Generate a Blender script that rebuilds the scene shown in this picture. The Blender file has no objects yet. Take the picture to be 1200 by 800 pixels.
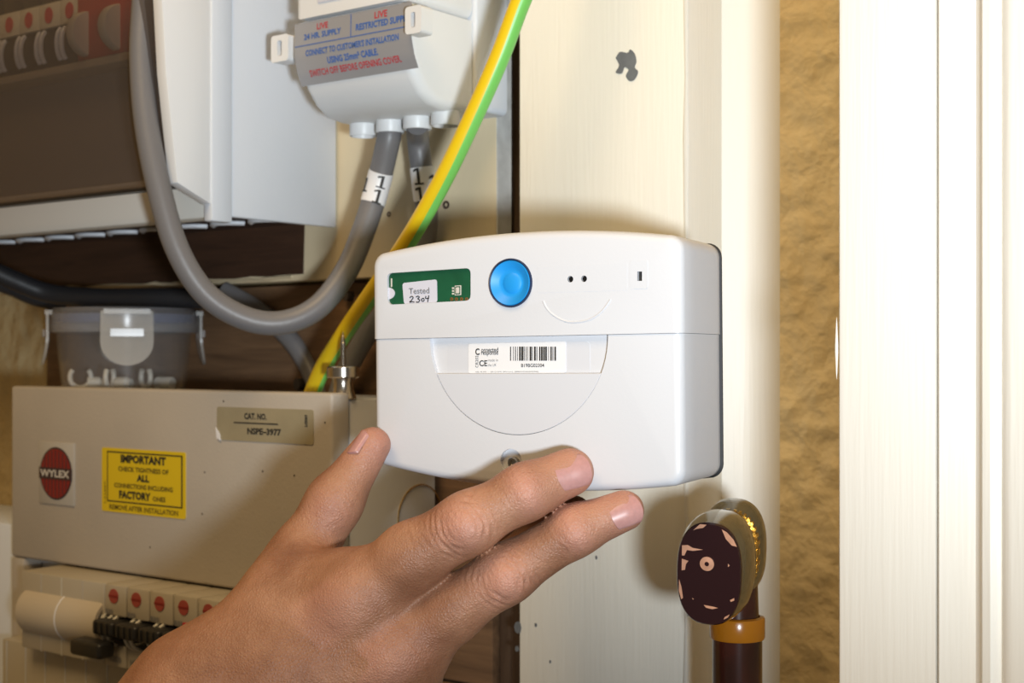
import bpy, bmesh, math, random
import numpy as np
from mathutils import Vector, Matrix

# ------------------------------------------------------------------ camera
# world: x = along the equipment wall (to the right), y = into that wall, z = up
F = 1650.0                       # focal length in pixels of a 1200 px wide frame
CX, CY = 600.0, 416.0
A = math.radians(53.0)           # angle between the wall's run and the view axis
SA, CA = math.sin(A), math.cos(A)
H = 1.40                         # camera height
scene = bpy.context.scene
col = scene.collection
cam_d = bpy.data.cameras.new('camera')
cam = bpy.data.objects.new('camera', cam_d)
col.objects.link(cam)
cam.location = (0, 0, H)
cam.rotation_euler = (math.pi / 2, 0, math.pi / 2 - A)
cam_d.sensor_width = 36.0
cam_d.lens = F / 1200 * 36.0
cam_d.shift_y = (CY - 400.0) / 1200.0
cam_d.clip_start = 0.02
cam_d.dof.use_dof = True
cam_d.dof.focus_distance = 0.485
cam_d.dof.aperture_fstop = 20.0
scene.camera = cam

XC = Vector((SA, CA, 0)); FW = Vector((-CA, SA, 0)); UP = Vector((0, 0, 1))
def cw(X, D, Y):
    """camera coordinates (right, depth, up) -> world"""
    return Vector((0, 0, H)) + XC * X + FW * D + UP * Y
def pz(x, y, D):
    """pixel at a known depth"""
    return cw((x - CX) / F * D, D, (CY - y) / F * D)
def pv(x, y, V):
    """pixel on a plane parallel to the equipment wall"""
    a = (x - CX) / F
    return pz(x, y, V / (a * CA + SA))
def pu(x, y, U):
    a = (x - CX) / F
    return pz(x, y, U / (a * SA - CA))

# ------------------------------------------------------------------ light
world = bpy.data.worlds.new('world'); scene.world = world
world.use_nodes = True
world.node_tree.nodes['Background'].inputs[0].default_value = (1.0, 0.80, 0.55, 1)
world.node_tree.nodes['Background'].inputs[1].default_value = 0.11
def lamp(name, kind, loc, target, energy, color):
    l = bpy.data.lights.new(name, kind); l.energy = energy; l.color = color
    o = bpy.data.objects.new(name, l); col.objects.link(o)
    o.location = loc
    o.rotation_euler = (Vector(target) - Vector(loc)).to_track_quat('-Z', 'Y').to_euler()
    return o
flash = lamp('camera_flash', 'SPOT', cw(0.080, -0.06, -0.046), pz(640, -330, 0.62), 18.0, (0.86, 0.94, 1.0))
flash.data.spot_size = math.radians(88); flash.data.spot_blend = 1.0
flash.data.shadow_soft_size = 0.022
room = lamp('room_lamp', 'AREA', (-0.22, -0.25, H + 0.95), (-0.35, 0.5, H), 8.5, (1.0, 0.70, 0.36))
room.data.shape = 'SQUARE'; room.data.size = 0.55
vs = scene.view_settings
vs.view_transform = 'Standard'; vs.look = 'None'; vs.gamma = 1.0; vs.exposure = 0.0
vs.use_curve_mapping = False

# ------------------------------------------------------------------ materials
MATS = {}
def mat(name, color, rough=0.5, metal=0.0, var=0.0, vscale=30.0, bump=0.0, bscale=80.0,
        stretch=(1, 1, 1), color2=None, trans=0.0, sss=0.0, coat=0.0, spec=0.5, detail=4.0):
    m = bpy.data.materials.new(name); m.use_nodes = True
    nt = m.node_tree; n = nt.nodes; L = nt.links
    b = n['Principled BSDF']
    b.inputs['Base Color'].default_value = (*color, 1)
    b.inputs['Roughness'].default_value = rough
    b.inputs['Metallic'].default_value = metal
    b.inputs['Specular IOR Level'].default_value = spec
    if trans: b.inputs['Transmission Weight'].default_value = trans
    if coat: b.inputs['Coat Weight'].default_value = coat
    if sss:
        b.inputs['Subsurface Weight'].default_value = sss
        b.inputs['Subsurface Radius'].default_value = (0.004, 0.0015, 0.0008)
        b.inputs['Subsurface Scale'].default_value = 1.0
    if var or bump or color2:
        tc = n.new('ShaderNodeTexCoord'); mp = n.new('ShaderNodeMapping')
        mp.inputs['Scale'].default_value = stretch
        L.new(tc.outputs['Object'], mp.inputs['Vector'])
    if var or color2:
        t = n.new('ShaderNodeTexNoise'); t.inputs['Scale'].default_value = vscale
        t.inputs['Detail'].default_value = detail
        L.new(mp.outputs[0], t.inputs['Vector'])
        r = n.new('ShaderNodeValToRGB')
        c2 = color2 or tuple(c * (1 - var) for c in color)
        r.color_ramp.elements[0].position = 0.35; r.color_ramp.elements[1].position = 0.68
        r.color_ramp.elements[0].color = (*c2, 1); r.color_ramp.elements[1].color = (*color, 1)
        L.new(t.outputs['Fac'], r.inputs['Fac']); L.new(r.outputs['Color'], b.inputs['Base Color'])
    if bump:
        t2 = n.new('ShaderNodeTexNoise'); t2.inputs['Scale'].default_value = bscale
        t2.inputs['Detail'].default_value = 5.0
        L.new(mp.outputs[0], t2.inputs['Vector'])
        bp = n.new('ShaderNodeBump'); bp.inputs['Strength'].default_value = bump
        bp.inputs['Distance'].default_value = 0.002
        L.new(t2.outputs['Fac'], bp.inputs['Height']); L.new(bp.outputs['Normal'], b.inputs['Normal'])
    MATS[name] = m
    return m

mat('white_abs', (0.655, 0.665, 0.70), 0.38, bump=0.03, bscale=900)
mat('white_abs_flap', (0.635, 0.645, 0.685), 0.4)
mat('unit_white', (0.70, 0.74, 0.80), 0.42, bump=0.05, bscale=700)
mat('unit_front', (0.70, 0.69, 0.64), 0.45)
mat('terminal_white', (0.76, 0.77, 0.78), 0.4)
mat('fusebox_grey', (0.48, 0.435, 0.375), 0.45, var=0.06, vscale=25, bump=0.10, bscale=600)
mat('plate_grey', (0.30, 0.27, 0.25), 0.5)
mat('maker_grey', (0.46, 0.43, 0.38), 0.4)
mat('fusebox_side', (0.58, 0.58, 0.58), 0.45)
mat('breaker_cream', (0.45, 0.40, 0.31), 0.45)
mat('breaker_roller', (0.53, 0.455, 0.345), 0.5)
mat('breaker_pale', (0.62, 0.60, 0.52), 0.45)
mat('black_plastic', (0.018, 0.017, 0.016), 0.4)
mat('black_gasket', (0.012, 0.012, 0.014), 0.6)
mat('dark_interior', (0.05, 0.04, 0.035), 0.7)
mat('ink_black', (0.025, 0.022, 0.02), 0.6)
mat('ink_faint', (0.12, 0.08, 0.015), 0.6)
mat('ink_blue', (0.045, 0.13, 0.42), 0.5)
mat('ink_red', (0.50, 0.035, 0.045), 0.5)
mat('ink_grey', (0.20, 0.20, 0.21), 0.5)
mat('ink_white', (0.62, 0.58, 0.52), 0.5)
mat('label_grey', (0.37, 0.37, 0.39), 0.35, metal=0.25)
mat('label_yellow', (0.72, 0.52, 0.015), 0.4)
mat('label_tan', (0.36, 0.31, 0.20), 0.45, var=0.12, vscale=60)
mat('label_white', (0.80, 0.80, 0.82), 0.4)
mat('label_sticker', (0.62, 0.62, 0.70), 0.45)
mat('logo_red', (0.24, 0.018, 0.016), 0.45)
mat('breaker_red', (0.36, 0.065, 0.05), 0.5)
mat('logo_dark', (0.05, 0.03, 0.03), 0.5)
mat('switch_red', (0.42, 0.03, 0.02), 0.4)
mat('pcb_green', (0.012, 0.10, 0.045), 0.35, var=0.25, vscale=120)
mat('copper_pad', (0.40, 0.16, 0.05), 0.35, metal=0.5)
mat('button_blue', (0.012, 0.30, 0.75), 0.45)
mat('button_rim', (0.006, 0.02, 0.07), 0.5)
mat('cable_grey', (0.165, 0.16, 0.165), 0.42, bump=0.05, bscale=400)
mat('cable_dark', (0.022, 0.022, 0.025), 0.5)
mat('earth_yellow', (0.80, 0.56, 0.010), 0.38)
mat('earth_green', (0.19, 0.60, 0.12), 0.38)
mat('steel', (0.62, 0.57, 0.50), 0.24, metal=1.0)
mat('screw_steel', (0.45, 0.42, 0.38), 0.3, metal=1.0)
mat('brass', (0.75, 0.52, 0.16), 0.22, metal=1.0)
mat('bronze_lacquer', (0.12, 0.092, 0.045), 0.16, coat=0.6, var=0.3, vscale=30)
mat('maroon_paint', (0.022, 0.006, 0.008), 0.22, coat=0.4)
mat('bare_copper', (0.62, 0.32, 0.20), 0.5, var=0.25, vscale=250)
mat('shaft_maroon', (0.060, 0.012, 0.008), 0.22, color2=(0.012, 0.006, 0.005), vscale=60, coat=0.5, stretch=(1, 1, .5))
mat('amber_band', (0.42, 0.15, 0.008), 0.22, coat=0.4)
mat('cream_paint', (0.86, 0.83, 0.74), 0.5, var=0.05, vscale=14, bump=0.12, bscale=220, stretch=(3, 3, .15))
mat('cream_board', (0.66, 0.56, 0.38), 0.55, var=0.08, vscale=18, bump=0.10, bscale=150, stretch=(1, 1, .3))
mat('board_edge', (0.62, 0.62, 0.60), 0.6, var=0.2, vscale=120)
mat('jamb_paint', (0.78, 0.76, 0.70), 0.42, var=0.03, vscale=15, bump=0.10, bscale=240, stretch=(3, 3, .12))
mat('chip_grey', (0.17, 0.18, 0.19), 0.6, var=0.2, vscale=200)
mat('skin_nail', (0.52, 0.27, 0.25), 0.36, coat=0.0, var=0.10, vscale=700, stretch=(1, 1, 1), sss=0.1)
mat('nail_rim', (0.74, 0.58, 0.48), 0.4)
mat('white_bits', (0.66, 0.64, 0.58), 0.45)
mat('lens_black', (0.01, 0.01, 0.01), 0.15)
mat('floor_lino', (0.20, 0.13, 0.08), 0.6, var=0.3, vscale=6)
mat('ceiling_paint', (0.75, 0.70, 0.60), 0.7, bump=0.1)

def plaster():
    m = mat('plaster', (0.72, 0.56, 0.30), 0.6)
    nt = m.node_tree; n = nt.nodes; L = nt.links; b = n['Principled BSDF']
    tc = n.new('ShaderNodeTexCoord')
    t1 = n.new('ShaderNodeTexNoise'); t1.inputs['Scale'].default_value = 95; t1.inputs['Detail'].default_value = 2.5
    t1.inputs['Distortion'].default_value = 0.15
    t2 = n.new('ShaderNodeTexVoronoi'); t2.inputs['Scale'].default_value = 80; t2.feature = 'SMOOTH_F1'
    mx = n.new('ShaderNodeMath'); mx.operation = 'SUBTRACT'
    L.new(tc.outputs['Object'], t1.inputs['Vector']); L.new(tc.outputs['Object'], t2.inputs['Vector'])
    L.new(t1.outputs['Fac'], mx.inputs[0]); L.new(t2.outputs['Distance'], mx.inputs[1])
    bp = n.new('ShaderNodeBump'); bp.inputs['Strength'].default_value = 0.55; bp.inputs['Distance'].default_value = 0.006
    L.new(mx.outputs[0], bp.inputs['Height']); L.new(bp.outputs['Normal'], b.inputs['Normal'])
    t3 = n.new('ShaderNodeTexNoise'); t3.inputs['Scale'].default_value = 9; t3.inputs['Detail'].default_value = 5
    L.new(tc.outputs['Object'], t3.inputs['Vector'])
    r = n.new('ShaderNodeValToRGB')
    r.color_ramp.elements[0].position = .35; r.color_ramp.elements[1].position = .7
    r.color_ramp.elements[0].color = (0.64, 0.49, 0.25, 1); r.color_ramp.elements[1].color = (0.76, 0.62, 0.36, 1)
    L.new(t3.outputs['Fac'], r.inputs['Fac']); L.new(r.outputs['Color'], b.inputs['Base Color'])
plaster()

def wood(name, c1, c2, rough=0.65, axis=0):
    m = mat(name, c1, rough)
    nt = m.node_tree; n = nt.nodes; L = nt.links; b = n['Principled BSDF']
    tc = n.new('ShaderNodeTexCoord'); mp = n.new('ShaderNodeMapping')
    s = [9, 9, 9]; s[axis] = 0.8
    mp.inputs['Scale'].default_value = s
    L.new(tc.outputs['Object'], mp.inputs['Vector'])
    t = n.new('ShaderNodeTexNoise'); t.inputs['Scale'].default_value = 14; t.inputs['Detail'].default_value = 8
    t.inputs['Distortion'].default_value = 0.8; t.inputs['Roughness'].default_value = .65
    L.new(mp.outputs[0], t.inputs['Vector'])
    r = n.new('ShaderNodeValToRGB')
    r.color_ramp.elements[0].position = .3; r.color_ramp.elements[1].position = .72
    r.color_ramp.elements[0].color = (*c1, 1); r.color_ramp.elements[1].color = (*c2, 1)
    L.new(t.outputs['Fac'], r.inputs['Fac']); L.new(r.outputs['Color'], b.inputs['Base Color'])
    bp = n.new('ShaderNodeBump'); bp.inputs['Strength'].default_value = .25; bp.inputs['Distance'].default_value = .002
    L.new(t.outputs['Fac'], bp.inputs['Height']); L.new(bp.outputs['Normal'], b.inputs['Normal'])
wood('brown_wood', (0.10, 0.054, 0.027), (0.23, 0.13, 0.066))
wood('dark_wood_and_shade', (0.030, 0.013, 0.007), (0.070, 0.032, 0.017))
wood('gap_shade', (0.05, 0.03, 0.02), (0.11, 0.07, 0.045), axis=2)

def clear_plastic(name, tint, milk, milk_col, rough=0.08, gloss=0.06):
    """thin sheet: transparent + a little milky diffuse + clear reflection"""
    m = bpy.data.materials.new(name); m.use_nodes = True
    nt = m.node_tree; n = nt.nodes; L = nt.links
    n.remove(n['Principled BSDF'])
    out = n['Material Output']
    tr = n.new('ShaderNodeBsdfTransparent'); tr.inputs[0].default_value = (*tint, 1)
    df = n.new('ShaderNodeBsdfDiffuse'); df.inputs[0].default_value = (*milk_col, 1)
    gl = n.new('ShaderNodeBsdfGlossy'); gl.inputs['Roughness'].default_value = rough
    lwt = n.new('ShaderNodeLayerWeight'); lwt.inputs['Blend'].default_value = .5
    pw = n.new('ShaderNodeMath'); pw.operation = 'POWER'; pw.inputs[1].default_value = 4.0; L.new(lwt.outputs['Facing'], pw.inputs[0])
    fr = n.new('ShaderNodeMath'); fr.operation = 'MULTIPLY_ADD'; fr.inputs[1].default_value = .55; fr.inputs[2].default_value = gloss * .6; L.new(pw.outputs[0], fr.inputs[0])
    m1 = n.new('ShaderNodeMixShader'); m1.inputs[0].default_value = milk
    m2 = n.new('ShaderNodeMixShader')
    L.new(tr.outputs[0], m1.inputs[1]); L.new(df.outputs[0], m1.inputs[2])
    L.new(fr.outputs[0], m2.inputs[0]); L.new(m1.outputs[0], m2.inputs[1]); L.new(gl.outputs[0], m2.inputs[2])
    L.new(m2.outputs[0], out.inputs['Surface'])
    MATS[name] = m
clear_plastic('smoked_plastic', (0.74, 0.70, 0.675), 0.20, (0.15, 0.13, 0.12), 0.12)
clear_plastic('tub_plastic', (0.97, 0.97, 0.97), 0.045, (0.75, 0.75, 0.76), 0.15)
clear_plastic('tub_lid', (0.93, 0.94, 0.96), 0.16, (0.62, 0.63, 0.66), 0.2)
clear_plastic('tub_clip', (0.92, 0.92, 0.92), 0.28, (0.78, 0.77, 0.74), 0.15)
clear_plastic('blue_seal', (0.45, 0.55, 0.80), 0.35, (0.07, 0.13, 0.34), 0.3)
clear_plastic('clear_lens', (0.97, 0.98, 0.98), 0.02, (0.8, 0.8, 0.85), 0.05)

# ------------------------------------------------------------------ helpers
RW = {}                          # thing -> its world matrix
def finish(o, parent=None):
    col.objects.link(o)
    if parent is not None: o.parent = parent
    return o
def root_of(o):
    while o.parent is not None: o = o.parent
    return o
def thing(name, label, cat, loc=(0, 0, 0), M=None, group=None):
    o = bpy.data.objects.new(name, None); col.objects.link(o)
    o.empty_display_size = 0.02
    Mx = M if M is not None else Matrix.Translation(Vector(loc))
    o.matrix_world = Mx; RW[o.name] = Mx.copy()
    o['label'] = label; o['category'] = cat
    if group: o['group'] = group
    return o
def tag(o, label, cat, group=None):
    o['label'] = label; o['category'] = cat
    if group: o['group'] = group
    return o
def struct(o): o['kind'] = 'structure'; return o
def mk(name, bm, m, parent=None, local=False, smooth=True, angle=35, origin=None):
    """one mesh object; geometry given in world coordinates unless local"""
    me = bpy.data.meshes.new(name)
    if not local:
        if parent is not None:
            r = root_of(parent)
            bm.transform(RW.get(r.name, Matrix.Identity(4)).inverted())
        elif origin is not None:
            bm.transform(Matrix.Translation(-Vector(origin)))
    bmesh.ops.recalc_face_normals(bm, faces=bm.faces)
    bm.to_mesh(me); bm.free()
    for mm in (m if isinstance(m, (list, tuple)) else [m]): me.materials.append(MATS[mm])
    if smooth:
        me.polygons.foreach_set('use_smooth', [True] * len(me.polygons))
        me.set_sharp_from_angle(angle=math.radians(angle))
    o = bpy.data.objects.new(name, me)
    finish(o, parent)
    if parent is None and origin is not None: o.location = origin
    return o
def rbox(lo, hi, r=0.001, seg=2, bm=None):
    bm = bm or bmesh.new()
    lo = Vector(lo); hi = Vector(hi); c = (lo + hi) / 2; s = hi - lo
    t = bmesh.new()
    bmesh.ops.create_cube(t, size=1, matrix=Matrix.Translation(c) @ Matrix.Diagonal((s.x, s.y, s.z, 1)))
    if r > 0:
        r = min(r, min(s) * 0.45)
        bmesh.ops.bevel(t, geom=t.edges[:], offset=r, segments=seg, profile=0.5, affect='EDGES')
    merge(bm, t)
    return bm
def merge(bm, t):
    off = {}
    for v in t.verts: off[v] = bm.verts.new(v.co)
    for f in t.faces:
        try:
            g = bm.faces.new([off[v] for v in f.verts]); g.material_index = f.material_index; g.smooth = f.smooth
        except ValueError: pass
    t.free()
def prism(poly, fn, d0, d1, bm=None, bev=0.0, seg=2):
    """polygon (a,b) extruded from d0 to d1; fn(a,b,d) -> point"""
    bm = bm or bmesh.new(); t = bmesh.new()
    v0 = [t.verts.new(fn(a, b, d0)) for a, b in poly]; v1 = [t.verts.new(fn(a, b, d1)) for a, b in poly]
    n = len(poly)
    f0 = t.faces.new(v0[::-1]); f1 = t.faces.new(v1)
    for i in range(n): t.faces.new((v0[i], v0[(i + 1) % n], v1[(i + 1) % n], v1[i]))
    bmesh.ops.recalc_face_normals(t, faces=t.faces)
    if bev > 0:
        es = [e for e in t.edges if len(e.link_faces) == 2 and e.calc_face_angle(0) > 0.6]
        bmesh.ops.bevel(t, geom=es, offset=bev, segments=seg, profile=.5, affect='EDGES')
    merge(bm, t)
    return bm
def rrect(a0, b0, a1, b1, r, n=5):
    out = []
    for cx, cy, s in ((a1 - r, b1 - r, 0), (a0 + r, b1 - r, 90), (a0 + r, b0 + r, 180), (a1 - r, b0 + r, 270)):
        for i in range(n + 1):
            t = math.radians(s + 90 * i / n); out.append((cx + r * math.cos(t), cy + r * math.sin(t)))
    return out
def circ(cx, cy, r, n=32, ry=None):
    ry = ry or r
    return [(cx + r * math.cos(2 * math.pi * i / n), cy + ry * math.sin(2 * math.pi * i / n)) for i in range(n)]
def lathe(prof, M=None, n=32, bm=None, closed=False):
    """prof: (r, h) along local z"""
    bm = bm or bmesh.new(); t = bmesh.new(); M = M or Matrix.Identity(4)
    rings = []
    for r, h in prof:
        if r < 1e-7: rings.append([t.verts.new(M @ Vector((0, 0, h)))])
        else: rings.append([t.verts.new(M @ Vector((r * math.cos(2 * math.pi * i / n), r * math.sin(2 * math.pi * i / n), h))) for i in range(n)])
    pairs = list(zip(rings, rings[1:])) + ([(rings[-1], rings[0])] if closed else [])
    for a, b in pairs:
        for i in range(n):
            j = (i + 1) % n
            if len(a) == 1 and len(b) == 1: continue
            if len(a) == 1: t.faces.new((a[0], b[i], b[j]))
            elif len(b) == 1: t.faces.new((a[i], a[j], b[0]))
            else: t.faces.new((a[i], a[j], b[j], b[i]))
    merge(bm, t)
    return bm
def spline(pts, per=10):
    P = [Vector(p) for p in pts]; P = [P[0] * 2 - P[1]] + P + [P[-1] * 2 - P[-2]]
    out = []
    for i in range(1, len(P) - 2):
        for k in range(per):
            t = k / per; a, b, c, d = P[i - 1:i + 3]
            out.append(0.5 * ((2 * b) + (c - a) * t + (2 * a - 5 * b + 4 * c - d) * t * t + (3 * b - a - 3 * c + d) * t ** 3))
    out.append(P[-2]); return out
def tube(path, r, n=16, bm=None, matfn=None, twist0=None, caps=True, spin=0.0):
    """tube along points; r number or list; matfn(k, i) -> material index"""
    bm = bm or bmesh.new(); t = bmesh.new()
    P = [Vector(p) for p in path]; N = len(P)
    rr = r if isinstance(r, (list, tuple)) else [r] * N
    tan = [(P[min(i + 1, N - 1)] - P[max(i - 1, 0)]).normalized() for i in range(N)]
    ref = Vector(twist0) if twist0 else (Vector((0, 0, 1)) if abs(tan[0].z) < .9 else Vector((1, 0, 0)))
    nr = (ref - tan[0] * ref.dot(tan[0])).normalized()
    rings = []
    for i in range(N):
        nr = (nr - tan[i] * nr.dot(tan[i])).normalized(); bn = tan[i].cross(nr)
        rings.append([t.verts.new(P[i] + (nr * math.cos(2 * math.pi * k / n + spin * i / N) + bn * math.sin(2 * math.pi * k / n + spin * i / N)) * rr[i]) for k in range(n)])
    for i in range(N - 1):
        for k in range(n):
            f = t.faces.new((rings[i][k], rings[i][(k + 1) % n], rings[i + 1][(k + 1) % n], rings[i + 1][k]))
            if matfn: f.material_index = matfn(i, k)
    if caps: t.faces.new(rings[0][::-1]); t.faces.new(rings[-1])
    merge(bm, t)
    return bm
_tc = [0]
def text_bm(body, w=None, h=None, bold=0.0, align='CENTER', res=2):
    """flat text as a bmesh in the xy plane, scaled to width w and cap height h, centred on 0,0"""
    cu = bpy.data.curves.new('txt', 'FONT'); cu.body = body; cu.size = 1.0
    cu.resolution_u = res; cu.offset = bold; cu.fill_mode = 'FRONT'
    o = bpy.data.objects.new('txt', cu); col.objects.link(o)
    dg = bpy.context.evaluated_depsgraph_get()
    me = bpy.data.meshes.new_from_object(o.evaluated_get(dg))
    bm = bmesh.new(); bm.from_mesh(me)
    bpy.data.objects.remove(o); bpy.data.curves.remove(cu); bpy.data.meshes.remove(me)
    xs = [v.co.x for v in bm.verts]; ys = [v.co.y for v in bm.verts]
    x0, x1, y0, y1 = min(xs), max(xs), min(ys), max(ys)
    sy = h / (y1 - y0) if h else None; sx = w / (x1 - x0) if w else None
    sx = sx or sy; sy = sy or sx
    for v in bm.verts: v.co = Vector(((v.co.x - (x0 + x1) / 2) * sx, (v.co.y - (y0 + y1) / 2) * sy, 0))
    return bm
def text(name, body, fn, m, parent, w=None, h=None, bold=0.0, local=False, rot=0.0, cx=0, cy=0, res=2):
    """fn(a,b) -> point on the carrying surface"""
    bm = text_bm(body, w, h, bold, res=res)
    c, s = math.cos(rot), math.sin(rot)
    for v in bm.verts:
        a, b = v.co.x * c - v.co.y * s + cx, v.co.x * s + v.co.y * c + cy
        v.co = Vector(fn(a, b))
    return mk(name, bm, m, parent, local=local, smooth=False)
def boolean(o, cutters, op='DIFFERENCE'):
    for c in cutters:
        md = o.modifiers.new('b', 'BOOLEAN'); md.operation = op; md.object = c; md.solver = 'EXACT'
    bpy.context.view_layer.update()
    dg = bpy.context.evaluated_depsgraph_get()
    me = bpy.data.meshes.new_from_object(o.evaluated_get(dg))
    o.modifiers.clear(); old = o.data; o.data = me; bpy.data.meshes.remove(old)
    for c in cutters:
        d = c.data; bpy.data.objects.remove(c); bpy.data.meshes.remove(d)
    me.polygons.foreach_set('use_smooth', [True] * len(me.polygons))
    me.set_sharp_from_angle(angle=math.radians(32))
def W(u, v, z): return Vector((u, v, z + H))      # z given relative to camera height

# ------------------------------------------------------------------ the setting
VW = 0.560                       # plaster wall
VB = 0.530                       # equipment boards
o = struct(mk('wall_back', rbox((-1.30, VW, 0), (0.9, VW + .12, 2.45), 0), 'plaster'))
o = struct(mk('wall_left', rbox((-1.42, -0.9, 0), (-1.30, VW + .12, 2.45), 0), 'plaster'))
o = struct(mk('floor', rbox((-1.42, -0.9, -.1), (0.9, VW + .12, 0), 0), 'floor_lino'))

# cream upright post (painted timber) and a pale wedge whose colour paints in flash-lit plaster
pL = pv(608, 400, 0.52).x; pR = pv(806, 400, 0.52).x
post = struct(mk('trim_1', rbox((pL, 0.52, 0.0), (pR, VW, 2.45), 0.0012, 2), 'cream_paint'))
lit_wedge = bmesh.new()
prism([(pR - .004, VW + .001), (pR - .004, VW - .012), (pR + .002, VW - .0095), (pR + .006, VW - .006), (pR + .012, VW - .0035), (pR + .026, VW + .001)],
      lambda a, b, d: Vector((a, b, d)), 0.0, 2.45, lit_wedge)
struct(mk('trim_2', lit_wedge, 'jamb_paint'))
# bare grey patch where the paint has come away
chip = [(722, 68), (727, 61), (736, 62), (739, 58), (744, 63), (746, 72), (744, 79), (748, 84), (744, 93), (738, 95), (734, 89), (737, 82), (732, 79), (729, 86), (722, 85), (726, 77)]
bm = prism([(p.x, p.z) for p in spline([pv(x, y, 0.52) for x, y in chip + chip[:1]], 4)[:-1]], lambda a, b, d: Vector((a, d, b)), 0.5196, 0.5204)
mk('paint_chip', bm, 'chip_grey', post)
for (x, y, r) in ((607, 735, 5), (606, 760, 2.5), (628, 732, 1.6), (645, 775, 1.4), (699, 653, 1.5), (806, 717, 3.0), (805, 668, 2.0), (812, 690, 1.6)):
    c = pv(x, y, 0.52); k = 0.62 / F * r
    bm = prism([(c.x + k * math.cos(t) * random.Random(x).uniform(.8, 1.2), c.z + k * 1.5 * math.sin(t)) for t in [i * .785 for i in range(8)]],
               lambda a, b, d: Vector((a, d, b)), 0.5197, 0.5203)
    mk('paint_chip', bm, 'chip_grey', post)
# fine paint ridge on the corner of the post
rid = tube([W(pR - .0005, 0.5195, z) for z in np.linspace(-.4, .35, 30)], [0.0009 + .0004 * math.sin(i * 2.1) for i in range(30)], 6)
mk('paint_ridge', rid, 'jamb_paint', post)

# door jamb and architrave on the right
j0 = pz(981, 400, 0.436)
jU, jV = j0.x, j0.y
def jx(x, V): return pv(x, 400, V).x
steps = [(jU, jV), (jx(1097, jV), jV), (jx(1097, jV), jV + .0012), (jx(1099.5, jV), jV + .0012), (jx(1100, jV), jV - .0006)]
pts = [(jU, VW), (jU, jV + .0015), (jU + .0007, jV + .0004), (jU + .0018, jV)]
a1 = jx(1096.5, jV)
bm = prism(pts + [(a1, jV), (a1, VW)], lambda a, b, d: Vector((a, b, d)), 0, 2.45)
struct(mk('trim_3', bm, 'jamb_paint'))
bU = a1 + .0006
V2 = jV - .001
b1 = jx(1150, V2); b2 = jx(1158, V2 - .003); b3 = jx(1172, V2 - .004)
arch = [(bU, VW), (bU, V2 + .0012), (bU + .0008, V2), (b1 - .002, V2 + .0012), (b1, V2 - .0005), (b1 + .0015, V2 - .0035), (b2 + .001, V2 - .0042),
        (b2 + .003, V2 - .0028), (b3, V2 - .0022), (b3 + .0012, V2 - .0045), (b3 + .004, V2 - .0060), (b3 + .05, V2 - .008), (b3 + .055, V2 - .004), (b3 + .055, VW)]
bm = prism(arch, lambda a, b, d: Vector((a, b, d)), 0, 2.45)
struct(mk('trim_4', bm, 'jamb_paint'))
# little drip of paint on the jamb's edge
dr = tube([pv(980.5, y, jV + .001) for y in range(372, 446, 8)], [.00005, .0002, .0003, .0004, .0005, .0005, .0004, .0003, .0002, .00005], 8)
mk('paint_drip', dr, 'jamb_paint', bpy.data.objects['trim_3'])

# ------------------------------------------------------------------ equipment boards
bR = pv(581, 250, VB).x
cz = pv(300, 331, VB).z          # lower edge of the painted board
t = thing('painted_backboard', 'cream painted backboard with bare dark brown patch, behind the consumer unit', 'board', (-.6, VB, cz))
mk('board', rbox((-1.10, VB, cz), (bR, VB + .012, 2.2), 0.0006), ['cream_board'], t)
mk('edge_band', rbox((bR, VB + .0005, cz), (bR + .0006, VB + .0115, 2.2), 0), 'board_edge', t)
rp = random.Random(4)
pa = pv(2, 270, VB - .0005); pb = pv(355, 270, VB - .0005)
top = [(pb.x + .0015, pb.z + .02), (pa.x - .25, pb.z + .02)]
zb = pv(300, 325, VB).z
low = [(x, zb + rp.uniform(-.0008, .0008) + 0.0) for x in np.linspace(pa.x - .25, pb.x, 40)]
mk('bare_patch', prism(top + low, lambda a, b, d: Vector((a, d, b)), VB - .0006, VB + .0002), 'dark_wood_and_shade', t)
lip = [(pb.x - .33 + i * .0087, zb - .0012 + rp.uniform(-.0007, .0006)) for i in range(38)]
mk('paint_lip', tube([Vector((a, VB - .0008, b)) for a, b in lip], [rp.uniform(.0005, .0013) for _ in lip], 6), 'cream_board', t)
# stamped marks on the paint
for (x, y, s) in ((523, 240, 5.0), (456, 251, 3.2)):
    c = pv(x, y, VB); k = s * .68 / F
    bm = lathe([(k * .45, 0), (k, 0), (k, .0002), (k * .45, .0002)], Matrix.Translation((c.x, VB - .0001, c.z)) @ Matrix.Rotation(math.pi / 2, 4, 'X'), 14, closed=True)
    mk('stamp_mark', bm, 'dark_wood_and_shade', t)

lw = thing('timber_board', 'rough brown timber board behind the lower fuse box', 'board', (-.5, VB + .010, cz - .3))
wl = pv(54, 400, VB + .010).x; wr = pv(575, 760, VB + .010).x; wr2 = pv(606, 760, VB + .02).x
zt = cz - .0015
for k, (za, zb2) in enumerate(((zt - .085, zt), (zt - .20, zt - .0865), (zt - .36, zt - .2015))):
    mk('plank', rbox((wl, VB + .010 + .0015 * (k % 2), za), (wr, VB + .022, zb2), .001), 'brown_wood', lw)
for (x, y, s) in ((412, 347, 5), (274, 345, 4), (355, 450, 6), (430, 360, 3.5)):
    c = pv(x, y, VB + .010); k = s * .7 / F
    mk('nail_hole', prism(circ(c.x, c.z, k, 10, k * 1.3), lambda a, b, d: Vector((a, d, b)), VB + .0052, VB + .0102), 'dark_interior', lw)
bt = tag(mk('filler', rbox((wr + .001, VB + .016, cz - .5), (pL + .004, VB + .0295, 2.2), .0005), 'gap_shade', origin=(wr, VB + .02, cz - .5)),  # added dark strip, the gap's shade put into its colour
         'dark shadow-coloured batten in the gap beside the cream post', 'filler')

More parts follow.
